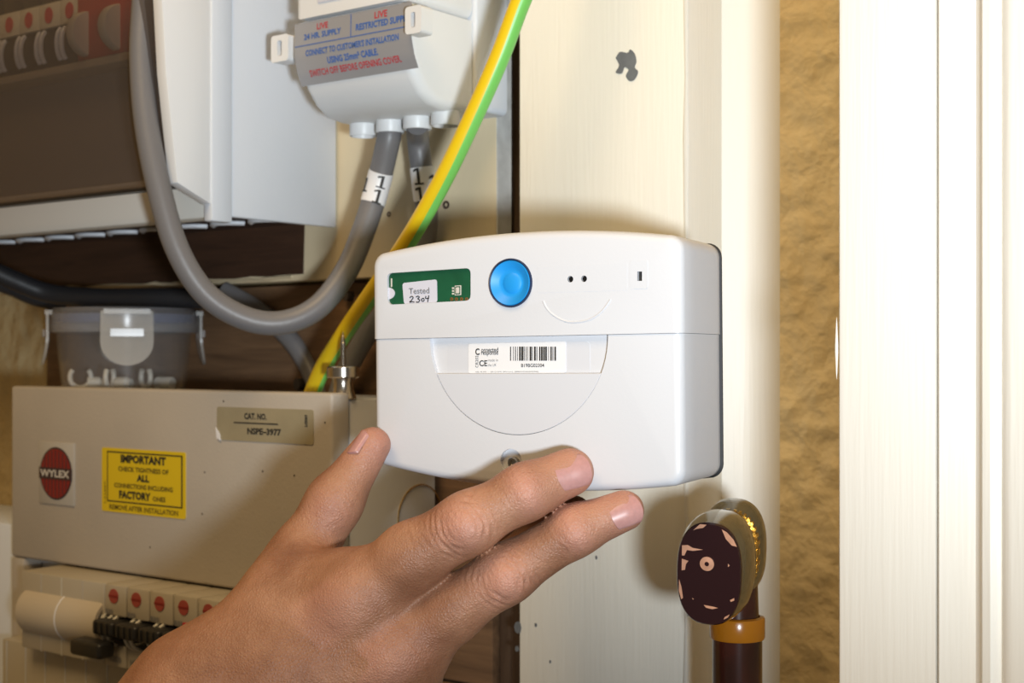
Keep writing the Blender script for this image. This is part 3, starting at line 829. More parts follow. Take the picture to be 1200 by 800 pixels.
for (x, kind, rot) in ((92, 'ring', .3), (100, 'block', .5), (128, 'ring', 1.2), (136, 'block', .2), (187, 'block', .9), (172, 'ring', 2.0), (205, 'block', 1.7)):
    dlt = (x - 146) / F * .78
    p = Vector((tc_.x, tc_.y, tz + .0012)) + XC * dlt * .95 + view * random.Random(x).uniform(.004, .017)
    lb_ = 'white plastic cable clip lying in the clear tub' if kind == 'ring' else 'small pale plug offcut lying in the clear tub'
    if kind == 'ring':
        Mx = Matrix.Translation(p + Vector((0, 0, .0072))) @ Matrix.Rotation(ang0 + rot, 4, 'Z') @ Matrix.Rotation(math.pi / 2, 4, 'Y')
        arc = [Mx @ Vector((.0058 * math.cos(a), .0058 * math.sin(a), 0)) for a in np.linspace(-2.3, 2.3, 18)]
        ob = mk('cable_clip', tube(arc, .0014, 8), 'white_bits', origin=p)
    else:
        ob = mk('plug_offcut', lathe([(0, 0), (.0032, 0), (.0036, .0006), (.0036, .0065), (.0028, .0072), (.0028, .009), (0, .009)],
                Matrix.Translation(p + Vector((0, 0, .0038))) @ Matrix.Rotation(rot * 2, 4, 'Z') @ Matrix.Rotation(math.pi / 2, 4, 'Y'), 18), 'white_bits', origin=p)
    tag(ob, lb_, 'clip' if kind == 'ring' else 'plug', 'oddments inside the clear tub')

# ------------------------------------------------------------------ mallet-headed stick leaning in the corner
KZ = .490 / .560
hp = pz(831, 672, .490)          # middle of the oval end
axis = (cw(.024, .066, .010) - cw(0, 0, 0)).normalized()
axis = (XC * .36 + FW * .93 + UP * .10).normalized()
sidev = (XC - axis * XC.dot(axis)).normalized(); upv = sidev.cross(axis)
if upv.z < 0: upv = -upv
k_ = .490 / F
stk = thing('mallet_stick', 'old stick with oval mallet head, chipped maroon end and amber collar', 'mallet', (hp.x + axis.x * .04, hp.y + axis.y * .04, 0))
def oval(rx, ry, p=2.5, n=48):
    out = []
    for i in range(n):
        t_ = 2 * math.pi * i / n; c_, s_ = math.cos(t_), math.sin(t_)
        out.append((rx * math.copysign(abs(c_) ** (2 / p), c_), ry * math.copysign(abs(s_) ** (2 / p), s_)))
    return out
RX, RY = 38.5 * k_, 61 * k_
def hpt(a, b, d): return hp + sidev * a + upv * b + axis * (d * KZ)
def loft(rings):
    bm = bmesh.new(); VS = []
    for ov, d in rings: VS.append([bm.verts.new(hpt(a, b, d)) for a, b in ov])
    n = len(VS[0])
    for p, q in zip(VS, VS[1:]):
        for i in range(n): bm.faces.new((p[i], p[(i + 1) % n], q[(i + 1) % n], q[i]))
    bm.faces.new(VS[0][::-1]); bm.faces.new(VS[-1])
    return bm
hl = .030
mk('end_face', loft([(oval(RX * .97, RY * .975), -.0012), (oval(RX, RY), -.0004), (oval(RX, RY), .0012)]), 'maroon_paint', stk, angle=40)
mk('head', loft([(oval(RX, RY), .0013), (oval(RX * 1.10, RY * 1.04), .006), (oval(RX * 1.16, RY * 1.06), .014), (oval(RX * 1.10, RY * 1.04), .022), (oval(RX * .98, RY * .99), hl - .004), (oval(RX * .78, RY * .86), hl)]), 'bronze_lacquer', stk, angle=50)
# ribbed brass rings between the two halves of the head
for k, (d, s) in enumerate(((hl + .001, .93), (hl + .0062, .97))):
    bm = bmesh.new(); ov = oval(RX * s, RY * s * .93, 2.4, 72)
    for i in range(72):
        if i % 2: continue
        a, b = ov[i]; a2, b2 = ov[(i + 1) % 72]
        prism([(a * .90, b * .90), (a, b), (a2, b2), (a2 * .90, b2 * .90)], hpt, d, d + .0036, bm)
    mk('ribbed_ring', bm, 'brass', stk, smooth=False)
    mk('ring_core', loft([(oval(RX * s * .96, RY * s * .90, 2.4), d - .0006), (oval(RX * s * .96, RY * s * .90, 2.4), d + .0042)]), 'brass', stk)
mk('rear_head', loft([(oval(RX * .80, RY * .84), hl + .0050), (oval(RX * 1.02, RY * 1.0), hl + .0115), (oval(RX * 1.05, RY * 1.02), hl + .018), (oval(RX * .9, RY * .92), hl + .025), (oval(RX * .5, RY * .55), hl + .029)]), 'bronze_lacquer', stk, angle=50)
# chips in the maroon paint and the bare boss at the centre
def fchip(px_pts, m='bare_copper', d=-.00135, d1=-.0011):
    poly = [((x - 831) * k_ / 1.0, (672 - y) * k_) for x, y in px_pts]
    return prism(poly, hpt, d, d1)
chips = [[(799, 640), (806, 639), (812, 642), (824, 643), (812, 645.5), (805, 645), (802, 652), (799, 652)],
         [(799, 656), (807, 658), (804, 662), (803, 669), (799, 670)],
         [(846, 617), (852, 620), (860, 628), (864, 636), (858, 635), (851, 628)],
         [(796, 681), (799, 690), (801, 703), (799, 705), (796, 695)],
         [(812, 621), (820, 613), (828, 613), (824, 617), (816, 619)],
         [(826, 709), (838, 710), (843, 711), (836, 713), (829, 712)],
         [(857, 700), (862, 697), (862, 700), (858, 702)],
         [(851, 721), (857, 717), (855, 721), (850, 724)], [(854, 657), (856, 659), (854, 661)], [(812, 702), (814, 703), (813, 704)]]
for c in chips: mk('paint_chip', fchip(c), 'bare_copper', stk)
bx_ = hpt(-.0005, .0038, -.0014)
Mb = Matrix.Translation(bx_) @ Matrix((( sidev.x, upv.x, -axis.x, 0), (sidev.y, upv.y, -axis.y, 0), (sidev.z, upv.z, -axis.z, 0), (0, 0, 0, 1)))
mk('boss', lathe([(.0025, 0), (.0025, .0003), (.0008, .0005), (.0008, 0)], Mb, 24, closed=True), 'bare_copper', stk)
mk('boss_pin', lathe([(0, 0), (.0010, 0), (.0009, .0004), (0, .0005)], Mb, 14), 'maroon_paint', stk)
# shaft
sb = pz(864, 721, .528)
def shaft_p(z): return Vector((sb.x, sb.y, z))
mk('neck', tube([shaft_p(sb.z + z) for z in (.040, .033, .024, .013, .004, -.002)], [.0055, .0063, .0070, .0076, .0079, .0081], 32), 'shaft_maroon', stk)
mk('collar', lathe([(.0085, .0), (.0100, -.0004), (.0103, -.0010), (.0103, -.0077), (.0100, -.0084), (.0085, -.0088)], Matrix.Translation(sb), 40, closed=True), 'amber_band', stk)
mk('shaft', tube([shaft_p(sb.z + z) for z in (-.002, -.03, -.08, -.2, -.4)] + [Vector((sb.x, sb.y, .0))], .0093, 32), 'shaft_maroon', stk)

# ------------------------------------------------------------------ white controller held in the hand
PSI = math.radians(29.0); RHO = math.radians(0.5)
def camdir(a, b, c): return XC * a + FW * b + UP * c
dR = camdir(math.cos(PSI) * math.cos(RHO), -math.sin(PSI) * math.cos(RHO), math.sin(RHO))
dN = camdir(math.sin(PSI), math.cos(PSI), 0)
dU = -dR.cross(dN) if (-dR.cross(dN)).z > 0 else dR.cross(dN)
D0 = pz(618, 575, .497)          # a point of the front plane
MD = Matrix(((dR.x, dN.x, dU.x, D0.x), (dR.y, dN.y, dU.y, D0.y), (dR.z, dN.z, dU.z, D0.z), (0, 0, 0, 1)))
MDi = MD.inverted()
EYE = Vector((0, 0, H))
def dl(x, y, off=0.0):
    """pixel -> local (x, z) on the controller's front plane (off = depth behind it)"""
    d = (pz(x, y, 1.0) - EYE)
    t_ = ((D0 + dN * off) - EYE).dot(dN) / d.dot(dN)
    q = MDi @ (EYE + d * t_); return (q.x, q.z)
dv = thing('load_controller', 'white plastic controller box with blue button, held up by the hand', 'controller', M=MD)
top_px = [(446, 296.5), (484, 286), (547, 277), (611, 271.5), (675, 269.5), (740, 271), (790, 275)]
left_px = (436, 430); right_x = 799.5
# outline in local coordinates: smooth arched top and bottom, corner radius 6 mm
xl = dl(435.5, 420)[0]; xr = dl(799.5, 420)[0]
tp = [dl(x, y) for x, y in top_px]; bt_px = [(446, 546), (500, 559.5), (560, 569), (625, 575.5), (690, 577), (750, 574), (790, 571)]
bp_ = [dl(x, y) for x, y in bt_px]
ct_ = np.polyfit([p[0] for p in tp], [p[1] for p in tp], 2); cb_ = np.polyfit([p[0] for p in bp_], [p[1] for p in bp_], 2)
ztop = lambda x: float(np.polyval(ct_, x)); zbot = lambda x: float(np.polyval(cb_, x))
def outline(ins, rc=.0055):
    x0, x1 = xl + ins, xr - ins; r = max(rc - ins * .6, .0015)
    pts = []
    for k in range(7):           # top left corner
        t_ = math.pi - k / 6 * math.pi / 2; pts.append((x0 + r + r * math.cos(t_), ztop(x0 + r) - ins - r + r * math.sin(t_)))
    for k in range(1, 20): x = x0 + r + (x1 - x0 - 2 * r) * k / 20; pts.append((x, ztop(x) - ins))
    for k in range(7):
        t_ = math.pi / 2 - k / 6 * math.pi / 2; pts.append((x1 - r + r * math.cos(t_), ztop(x1 - r) - ins - r + r * math.sin(t_)))
    for k in range(7):
        t_ = -k / 6 * math.pi / 2; pts.append((x1 - r + r * math.cos(t_), zbot(x1 - r) + ins + r + r * math.sin(t_)))
    for k in range(1, 20): x = x1 - r - (x1 - x0 - 2 * r) * k / 20; pts.append((x, zbot(x) + ins))
    for k in range(7):
        t_ = -math.pi / 2 - k / 6 * math.pi / 2; pts.append((x0 + r + r * math.cos(t_), zbot(x0 + r) + ins + r + r * math.sin(t_)))
    return pts
DD = .0385
def shell(rings):
    bm = bmesh.new(); VS = [[bm.verts.new((a, d, b)) for a, b in outline(ins)] for ins, d in rings]
    n = len(VS[0])
    for p, q in zip(VS, VS[1:]):
        for i in range(n): bm.faces.new((p[i], p[(i + 1) % n], q[(i + 1) % n], q[i]))
    bm.faces.new(VS[0][::-1]); bm.faces.new(VS[-1]); bmesh.ops.recalc_face_normals(bm, faces=bm.faces)
    return bm
full = [(.0032, 0), (.0019, .00022), (.0009, .0009), (.0003, .0019), (0, .0033), (.0002, .012), (.0006, DD - .004), (.0008, DD - .0010), (.0012, DD)]
sl_, sr_ = dl(436, 397.3), dl(797, 390)
sn = Vector((sl_[1] - sr_[1], 0, sr_[0] - sl_[0])).normalized()     # seam normal (upwards)
def half(upper):
    bm = shell(full if upper else [(a + .0003, d + (.0004 if d < .01 else 0)) for a, d in full])
    pco = Vector((sl_[0], 0, sl_[1])) + sn * (.00004 if upper else -.00009)
    g_ = bm.verts[:] + bm.edges[:] + bm.faces[:]
    bmesh.ops.bisect_plane(bm, geom=g_, plane_co=pco, plane_no=sn, clear_outer=not upper, clear_inner=upper)
    ed = [e for e in bm.edges if e.is_boundary]
    bmesh.ops.contextual_create(bm, geom=ed)
    return bm
upc = mk('upper_cover', half(True), 'white_abs', dv, local=True)
loc_ = mk('lower_cover', half(False), 'white_abs', dv, local=True)
mk('back_plate', shell([(.0011, DD - .0004), (.0004, DD + .0001), (.0004, DD + .0007), (.0010, DD + .0010)]), 'black_gasket', dv, local=True)
def lf(a, b, d): return Vector((a, d, b))
def cutter(poly, d0, d1):
    bm = prism(poly, lf, d0, d1); return mk('cut', bm, 'white_abs', None, local=True)
def cutp(c):                      # cutters live in controller space
    c.matrix_world = MD.copy(); return c
def quad_r(px, r, n=5):
    """rounded quadrilateral through four pixel corners (tl, tr, br, bl)"""
    P = [Vector(dl(*p)) for p in px]; out = []
    for i in range(4):
        p = P[i]; a = (P[i - 1] - p).normalized(); b = (P[(i + 1) % 4] - p).normalized()
        for k in range(n + 1):
            t_ = k / n; q0 = p + a * r; q1 = p + b * r
            out.append(tuple((1 - t_) ** 2 * q0 + 2 * t_ * (1 - t_) * p + t_ * t_ * q1))
    return out
bpy.context.view_layer.update()
win = quad_r([(453.5, 320), (551.5, 313.8), (551.5, 352), (454.5, 357)], .0022)
bc = dl(598.5, 331.5); br = .0090
br = abs(dl(598.5, 303)[1] - dl(598.5, 360)[1]) / 2
d1_, d2_ = dl(668.5, 327), dl(684.5, 326.5); slot = [dl(747, 318), dl(752.5, 318), dl(752.5, 329), dl(747, 329)]
boolean(upc, [cutp(cutter(win, -.002, .0042)), cutp(cutter(circ(*bc, br * 1.015, 48), -.002, .006)), cutp(cutter(circ(*d1_, .00112, 20), -.002, .003)),
              cutp(cutter(circ(*d2_, .00112, 20), -.002, .003)), cutp(cutter(slot, -.002, .003))])
# half disc pocket in the lower cover
hc = dl(606, 399); hr = abs(dl(606, 515)[1] - hc[1])
hl_, hr_ = dl(503, 399.5)[0], dl(712, 396)[0]
hcx = (hl_ + hr_) / 2; hrx = (hr_ - hl_) / 2
def sz(x): return sl_[1] + (x - sl_[0]) * (sr_[1] - sl_[1]) / (sr_[0] - sl_[0])
def half_disc(k, zcut=None, n=40):
    pts = [(hcx + hrx * k * math.cos(t_), sz(hcx) - hr * k * math.sin(t_)) for t_ in np.linspace(0, math.pi, n)]
    if zcut is None: return pts + [(hcx - hrx * k, sz(hcx - hrx) + .004), (hcx + hrx * k, sz(hcx + hrx) + .004)]
    return pts
sc_c = dl(598, 540); sc_r = .0043
boolean(loc_, [cutp(cutter(half_disc(1.0), -.003, .0022)), cutp(cutter(circ(*sc_c, sc_r, 36), -.003, .0020))])
# pocket lid: the half disc below the label
zl_, zr_ = dl(512, 437.5), dl(700, 437.2)
lin = lambda x: zl_[1] + (x - zl_[0]) * (zr_[1] - zl_[1]) / (zr_[0] - zl_[0])
fl = [p for p in half_disc(.995, 1) if p[1] < lin(p[0])]
fl = [(hcx + (p[0] - hcx), p[1]) for p in fl]
xA = max(p[0] for p in fl); xB = min(p[0] for p in fl)
fl = [(xA + .0002, lin(xA))] + fl + [(xB - .0002, lin(xB))]
mk('half_disc_flap', prism(fl, lf, .00055, .0019, bev=.00018, seg=1), 'white_abs_flap', dv, local=True)
# label pocket rim and label
rim = quad_r([(521, 404), (688, 399.5), (688, 452), (521, 452)], .002)
lb2 = quad_r([(546, 402.5), (660, 399.8), (660, 436.8), (546, 437.2)], .0008)
mk('label_recess', prism([p for p in rim], lf, .00205, .0023), 'white_abs_flap', dv, local=True)
plab = mk('product_label', prism(lb2, lf, .0018, .0021), 'label_white', dv, local=True)
def pt(body, x, y, wpx, hpx, m='ink_black', bold=.012, rot=0.0, par=None, off=.0017):
    c = dl(x, y); s = abs(dl(x + 1, y)[0] - c[0]); sv = abs(dl(x, y + 1)[1] - c[1])
    if rot: w_, h_ = wpx * sv, hpx * s
    else: w_, h_ = wpx * s, hpx * sv
    text('lettering', body, lambda a, b: Vector((a, off, b)), m, par or plab, w=w_, h=h_, bold=bold, cx=c[0], cy=c[1], rot=rot, local=True, res=3)
pt('C', 556.7, 412, 5, 8, bold=.03); pt('onnected', 571, 409.6, 20, 5.2); pt('response', 571, 414.6, 20, 5.2)
pt('CE', 563.5, 425.5, 9.5, 7, bold=.02); pt('made in', 575, 421.8, 12, 3.2, 'ink_grey', .0); pt('the UK', 574, 427.5, 10, 3.2, 'ink_grey', .0)
pt('CR202', 556, 423.5, 14, 3.4, rot=math.pi / 2, bold=.0)
pt('B19BG02304', 621.5, 428, 27, 4.2, bold=.012)
pt('(0) 0.00 – (0-0.0/0 00mm) (000000000000)', 591, 435.6, 74, 1.6, 'ink_black', .0)
bars = bmesh.new(); rb = random.Random(7); x = 595.0
wid = [1.1, 2.2, .6, 1.6, 1.0, 1.5, .6, 1.4, 1.9, .5, 2.3, .5, .9, 1.4, .8, 1.1, .6, 1.7, 2.1, .5, .8, 1.5, 2.0, .8, .9, 1.9, 1.5, .6, 2.1, .5, 1.8, .4, 1.9, 1.5, .7, 1.6, 1.6, .8, .9, 1.2, 1.8]
tot = sum(wid); bw = (649 - 595) / tot
for i, w_ in enumerate(wid):
    if i % 2 == 0:
        q = [dl(x, 406), dl(x + w_ * bw, 405.9), dl(x + w_ * bw, 422.4), dl(x, 422.6)]
        bars.faces.new([bars.verts.new((a, .0017, b)) for a, b in q])
    x += w_ * bw
mk('barcode', bars, 'ink_black', plab, local=True, smooth=False)
# right lip of the pocket
# raised smile line, panels round the indicator and the slot
sm_px = [(636.5, 352.5), (640, 360), (646, 367), (655, 373), (666, 377), (678, 377), (690, 374.5), (700, 369), (708, 361.5), (715.5, 351)]
smp = spline([Vector((dl(*p)[0], .0002, dl(*p)[1])) for p in sm_px], 4)
mk('smile_ridge', tube(smp, .00048, 8), 'white_abs', dv, local=True)
mk('slot_panel', prism(quad_r([(738, 305.5), (759, 304.5), (759, 338), (738, 338.5)], .0008) , lf, -.00012, .0005), 'white_abs', dv, local=True)
mk('sensor_panel', prism(quad_r([(630, 313), (735, 307.5), (735, 340), (630, 343)], .0004), lf, -.00006, .0005), 'white_abs', dv, local=True)
boolean(bpy.data.objects['slot_panel'], [cutp(cutter(slot, -.002, .003))])
boolean(bpy.data.objects['sensor_panel'], [cutp(cutter(circ(*d1_, .00112, 20), -.002, .003)), cutp(cutter(circ(*d2_, .00112, 20), -.002, .003))])
for c in (d1_, d2_):
    mk('sensor_lens', lathe([(0, -.0006), (.0007, -.0004), (.00108, .0002), (.00108, .0016)], Matrix.Translation((c[0], .0007, c[1])) @ Matrix.Rotation(-math.pi / 2, 4, 'X'), 20), 'lens_black', dv, local=True)
mk('slot_well', prism(slot, lf, .0012, .0026), 'ink_black', dv, local=True)
# display window: circuit board, sticker, pads
pcb = mk('circuit_board', prism(quad_r([(453.8, 320.2), (551.2, 314), (551.2, 351.8), (454.8, 356.8)], .0021), lf, .0010, .0040), 'pcb_green', dv, local=True)
def wq(px, m, nm, d=.0009, r=.0007):
    return mk(nm, prism(quad_r(px, r, 4), lf, d - .0001, d + .0002), m, pcb, local=True)
stick = wq([(470, 331.5), (510.5, 327), (511, 354), (472, 356.2)], 'label_sticker', 'sticker', r=.0011)
pt('Tested', 490, 340.5, 24, 6.8, 'ink_grey', .01, par=pcb, off=.0006)
# handwritten figures as pen strokes
def stroke(px_pts):
    P = spline([Vector((dl(*p)[0], .0007, dl(*p)[1])) for p in px_pts], 5)
    mk('pen_stroke', tube(P, .00019, 6), 'ink_black', pcb, local=True)
for s_ in ([(479, 348.6), (481, 347), (483, 348.2), (481.5, 351), (478.8, 354), (481.5, 353.4), (484.5, 353.8)],
           [(486.3, 347.8), (488.6, 346.8), (490.3, 348), (488.3, 349.9), (490.6, 351.2), (489.5, 353.5), (486.3, 353.8)],
           [(494.6, 349.3), (492.6, 350.6), (493.4, 352.8), (495.8, 352), (495.6, 349.8), (494.4, 349.3)],
           [(498, 346.6), (497.6, 349.4), (501.6, 349)], [(501.4, 346), (500.8, 349), (500, 353.8)]): stroke(s_)
for px_ in (528, 533.5, 539.5, 545.5):
    c = dl(px_, 350.2); mk('pad', prism(circ(*c, .00062, 12), lf, .0007, .0011), 'copper_pad', pcb, local=True)
    mk('pad_hole', prism(circ(*c, .00026, 8), lf, .0006, .0010), 'pcb_green', pcb, local=True)
wq([(531.5, 334.5), (539, 334), (539, 345.5), (531.5, 346)], 'ink_white', 'chip_outline', r=.0002)
wq([(532.3, 335.5), (538, 335.1), (538, 344.5), (532.3, 345)], 'pcb_green', 'chip_outline', .00075, r=.0002)
wq([(533.4, 336.6), (537.2, 336.3), (537.2, 343.4), (533.4, 343.6)], 'ink_white', 'chip_component', .0006, r=.0002)
for y_ in (336.5, 339.8, 343): wq([(528.3, y_), (530.6, y_ - .1), (530.6, y_ + 1.8), (528.3, y_ + 1.9)], 'ink_white', 'silkscreen', r=.0001)
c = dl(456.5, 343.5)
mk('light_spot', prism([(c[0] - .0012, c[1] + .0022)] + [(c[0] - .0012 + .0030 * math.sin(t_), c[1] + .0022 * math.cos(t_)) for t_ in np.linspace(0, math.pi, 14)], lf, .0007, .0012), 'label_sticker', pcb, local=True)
wq([(456.6, 326), (458, 326), (458, 336), (456.6, 336)], 'ink_white', 'silkscreen', r=.0001)
# blue dished button in its dark rim
Mbt = Matrix.Translation((bc[0], 0, bc[1])) @ Matrix.Rotation(math.pi / 2, 4, 'X')
rimb = mk('button_rim', lathe([(br * .93, -.004), (br * 1.012, -.004), (br * 1.012, .0004), (br * .98, .0010), (br * .93, .0006)], Mbt, 56, closed=True), 'button_rim', dv, local=True)
mk('blue_button', lathe([(br * .94, -.003), (br * .94, .0004), (br * .90, .0009), (br * .84, .0006), (br * .62, -.0006), (br * .46, -.0012), (br * .42, -.0010), (br * .30, -.0006), (0, -.0004)], Mbt, 56), 'button_blue', dv, local=True, angle=60)
# fixing screw in its well
Msc = Matrix.Translation((sc_c[0], .0021, sc_c[1])) @ Matrix.Rotation(math.pi / 2, 4, 'X')
mk('fixing_screw', lathe([(0, .0018), (.0007, .0018), (.0009, .0024), (.0017, .0024), (.0021, .0018), (.0021, 0)], Matrix.Translation((.0008, 0, -.0006)) @ Msc, 24), 'screw_steel', dv, local=True, angle=30)

# ------------------------------------------------------------------ the hand
def C(x, y, D, r):               # joint in camera space (metres) with radius in mm
    return (np.array([(x - CX) / F * D, D, (CY - y) / F * D]), r * .001)
def front_depth(x, y, off=0.0):
    d = (pz(x, y, 1.0) - EYE); return ((D0 + dN * off) - EYE).dot(dN) / d.dot(dN)
wrist = C(225, 850, .492, 25); arm = C(70, 985, .470, 30); arm2 = C(-120, 1150, .442, 33)
idx = [C(420, 704, .487, 13.4), C(482, 653, .4785, 11.4), C(548, 613, .4725, 9.9), C(616, 576, .4740, 9.0), C(668, 553, .4775, 8.2)]
mid = [C(462, 768, .487, 13.0), C(526, 716, .482, 10.8), C(593, 672, .4780, 9.5), C(674, 621, .4765, 8.2), C(731, 598, .4765, 7.0)]
rng = [C(462, 806, .508, 11.0), C(524, 724, .520, 8.6), C(588, 668, .526, 8.2), C(640, 622, .522, 7.8), C(672, 602, .518, 7.0)]
lit = [C(446, 830, .528, 10.0), C(500, 746, .542, 7.6), C(560, 682, .548, 7.4), C(604, 640, .543, 6.8), C(630, 622, .539, 6.2)]
thm = [C(306, 724, .512, 14.0), C(354, 652, .514, 11.6), C(392, 588, .517, 9.9), C(437, 521, .5205, 6.7)]
def seg(p, a, b, ra, rb):
    ab = b - a; h = np.clip(((p - a) @ ab) / (ab @ ab + 1e-12), 0, 1)
    return np.linalg.norm(p - (a + h[..., None] * ab), axis=-1) - (ra + (rb - ra) * h)
def smin(a, b, k):
    h = np.clip(.5 + .5 * (b - a) / k, 0, 1)
    return b + (a - b) * h - k * h * (1 - h)
VX = .00090
lo = np.array([-.262, .395, -.262]); hi = np.array([.050, .575, -.018])
dims = np.ceil((hi - lo) / VX).astype(int)
def field(prims, k):
    """smooth union of round cones on the grid, evaluated only near each of them"""
    f = np.full(tuple(dims), .03, np.float32)
    for (a, ra), (b, rb) in prims:
        m_ = max(ra, rb) + .016
        i0 = np.maximum(((np.minimum(a, b) - m_ - lo) / VX).astype(int), 0); i1 = np.minimum(((np.maximum(a, b) + m_ - lo) / VX).astype(int) + 1, dims)
        if np.any(i1 <= i0): continue
        ax = [lo[d] + VX * np.arange(i0[d], i1[d], dtype=np.float32) for d in range(3)]
        g_ = np.stack(np.meshgrid(*ax, indexing='ij'), -1).astype(np.float32)
        s_ = tuple(slice(i0[d], i1[d]) for d in range(3))
        d_ = seg(g_, a.astype(np.float32), b.astype(np.float32), np.float32(ra), np.float32(rb)).astype(np.float32)
        f[s_] = smin(f[s_], d_, k) if k else np.minimum(f[s_], d_)
    return f
def chain(J): return list(zip(J, J[1:]))
def sc2(j, r): return (j[0], r * .001)
wr_t = C(235, 815, .488, 20); wr_b = C(262, 905, .505, 20)
palm = [(arm2, arm), (arm, wrist), (wr_t, sc2(idx[0], 12)), (wrist, sc2(mid[0], 13)), (wr_b, sc2(rng[0], 12)), (C(300, 925, .52, 18), sc2(lit[0], 11)),
        (C(238, 800, .492, 18), C(318, 716, .494, 13)), (C(330, 700, .498, 12), sc2(idx[0], 10.5)), (sc2(idx[0], 11), sc2(mid[0], 11)), (sc2(mid[0], 11), sc2(rng[0], 11)), (sc2(rng[0], 10), sc2(lit[0], 10)),
        (C(330, 800, .484, 15), sc2(mid[0], 12)), (C(340, 676, .503, 8), C(398, 676, .494, 8)), (C(300, 790, .515, 18), C(420, 780, .515, 15))]
fp = field(palm, .012)
tot_f = fp.copy()
for J in (idx, mid, rng, lit, thm):
    tot_f = np.minimum(tot_f, smin(fp, field(chain(J), .005), .009))
def bumpf(j, k=.006):            # knuckle swellings
    global tot_f
    tot_f = smin(tot_f, field([(j, j)], 0), k)
bumpf(C(412, 701, .4780, 7.0), .009); bumpf(C(460, 768, .4785, 7.0), .009)
bumpf(C(548, 619, .4672, 5.4), .005); bumpf(C(596, 680, .4728, 5.4), .005); bumpf(C(616, 580, .4697, 4.6), .004); bumpf(C(677, 626, .4726, 4.2), .004)
# surface nets
def surface_nets(f):
    s = f < 0
    cs = [s[i:dims[0] - 1 + i, j:dims[1] - 1 + j, k:dims[2] - 1 + k] for i in (0, 1) for j in (0, 1) for k in (0, 1)]
    cnt = sum(c.astype(np.int8) for c in cs)
    act = (cnt > 0) & (cnt < 8)
    idv = np.full(act.shape, -1, np.int64); ii = np.argwhere(act); idv[act] = np.arange(len(ii))
    pos = np.zeros((len(ii), 3)); num = np.zeros(len(ii))
    corners = [(i, j, k) for i in (0, 1) for j in (0, 1) for k in (0, 1)]
    for a in corners:
        for b in corners:
            if sum(abs(x - y) for x, y in zip(a, b)) == 1 and a < b:
                fa = f[ii[:, 0] + a[0], ii[:, 1] + a[1], ii[:, 2] + a[2]]; fb_ = f[ii[:, 0] + b[0], ii[:, 1] + b[1], ii[:, 2] + b[2]]
                c = (fa < 0) != (fb_ < 0)
                t_ = np.where(c, fa / np.where(c, fa - fb_, 1), 0)
                p = np.array(a) + t_[:, None] * (np.array(b) - np.array(a))
                pos[c] += p[c]; num[c] += 1
    pos = (ii + pos / num[:, None]) * VX + lo
    quads = []
    for ax in range(3):
        o1, o2 = (ax + 1) % 3, (ax + 2) % 3
        sl0 = [slice(None)] * 3; sl1 = [slice(None)] * 3
        sl0[ax] = slice(0, -1); sl1[ax] = slice(1, None)
        cr = s[tuple(sl0)] != s[tuple(sl1)]
        e = np.argwhere(cr)
        e = e[(e[:, o1] > 0) & (e[:, o2] > 0) & (e[:, o1] < dims[o1] - 1) & (e[:, o2] < dims[o2] - 1)]
        fl_ = s[tuple(e.T)]
        q = []
        for (a, b) in ((0, 0), (1, 0), (1, 1), (0, 1)):
            c = e.copy(); c[:, o1] -= a; c[:, o2] -= b; q.append(idv[tuple(c.T)])
        q = np.stack(q, 1); q[~fl_] = q[~fl_][:, ::-1]
        quads.append(q)
    q = np.concatenate(quads); q = q[(q >= 0).all(1)]
    return pos, q
hv, hq = surface_nets(tot_f)
# relax a little, then find normals
def vnormals(v, q):
    n = np.cross(v[q[:, 2]] - v[q[:, 0]], v[q[:, 3]] - v[q[:, 1]]); o_ = np.zeros_like(v)
    for k in range(4): np.add.at(o_, q[:, k], n)
    return o_ / np.maximum(np.linalg.norm(o_, axis=1, keepdims=True), 1e-12)
def relax(v, q, it, w=.5):
    e = np.concatenate([q[:, [0, 1]], q[:, [1, 2]], q[:, [2, 3]], q[:, [3, 0]]])
    for _ in range(it):
        s_ = np.zeros_like(v); c = np.zeros(len(v))
        np.add.at(s_, e[:, 0], v[e[:, 1]]); np.add.at(s_, e[:, 1], v[e[:, 0]]); np.add.at(c, e[:, 0], 1); np.add.at(c, e[:, 1], 1)
        v = v * (1 - w) + w * s_ / c[:, None]
    return v
hv = relax(hv, hq, 4)
hn = vnormals(hv, hq)
if ((hv - hv.mean(0)) * hn).sum() < 0: hq = hq[:, ::-1]; hn = -hn
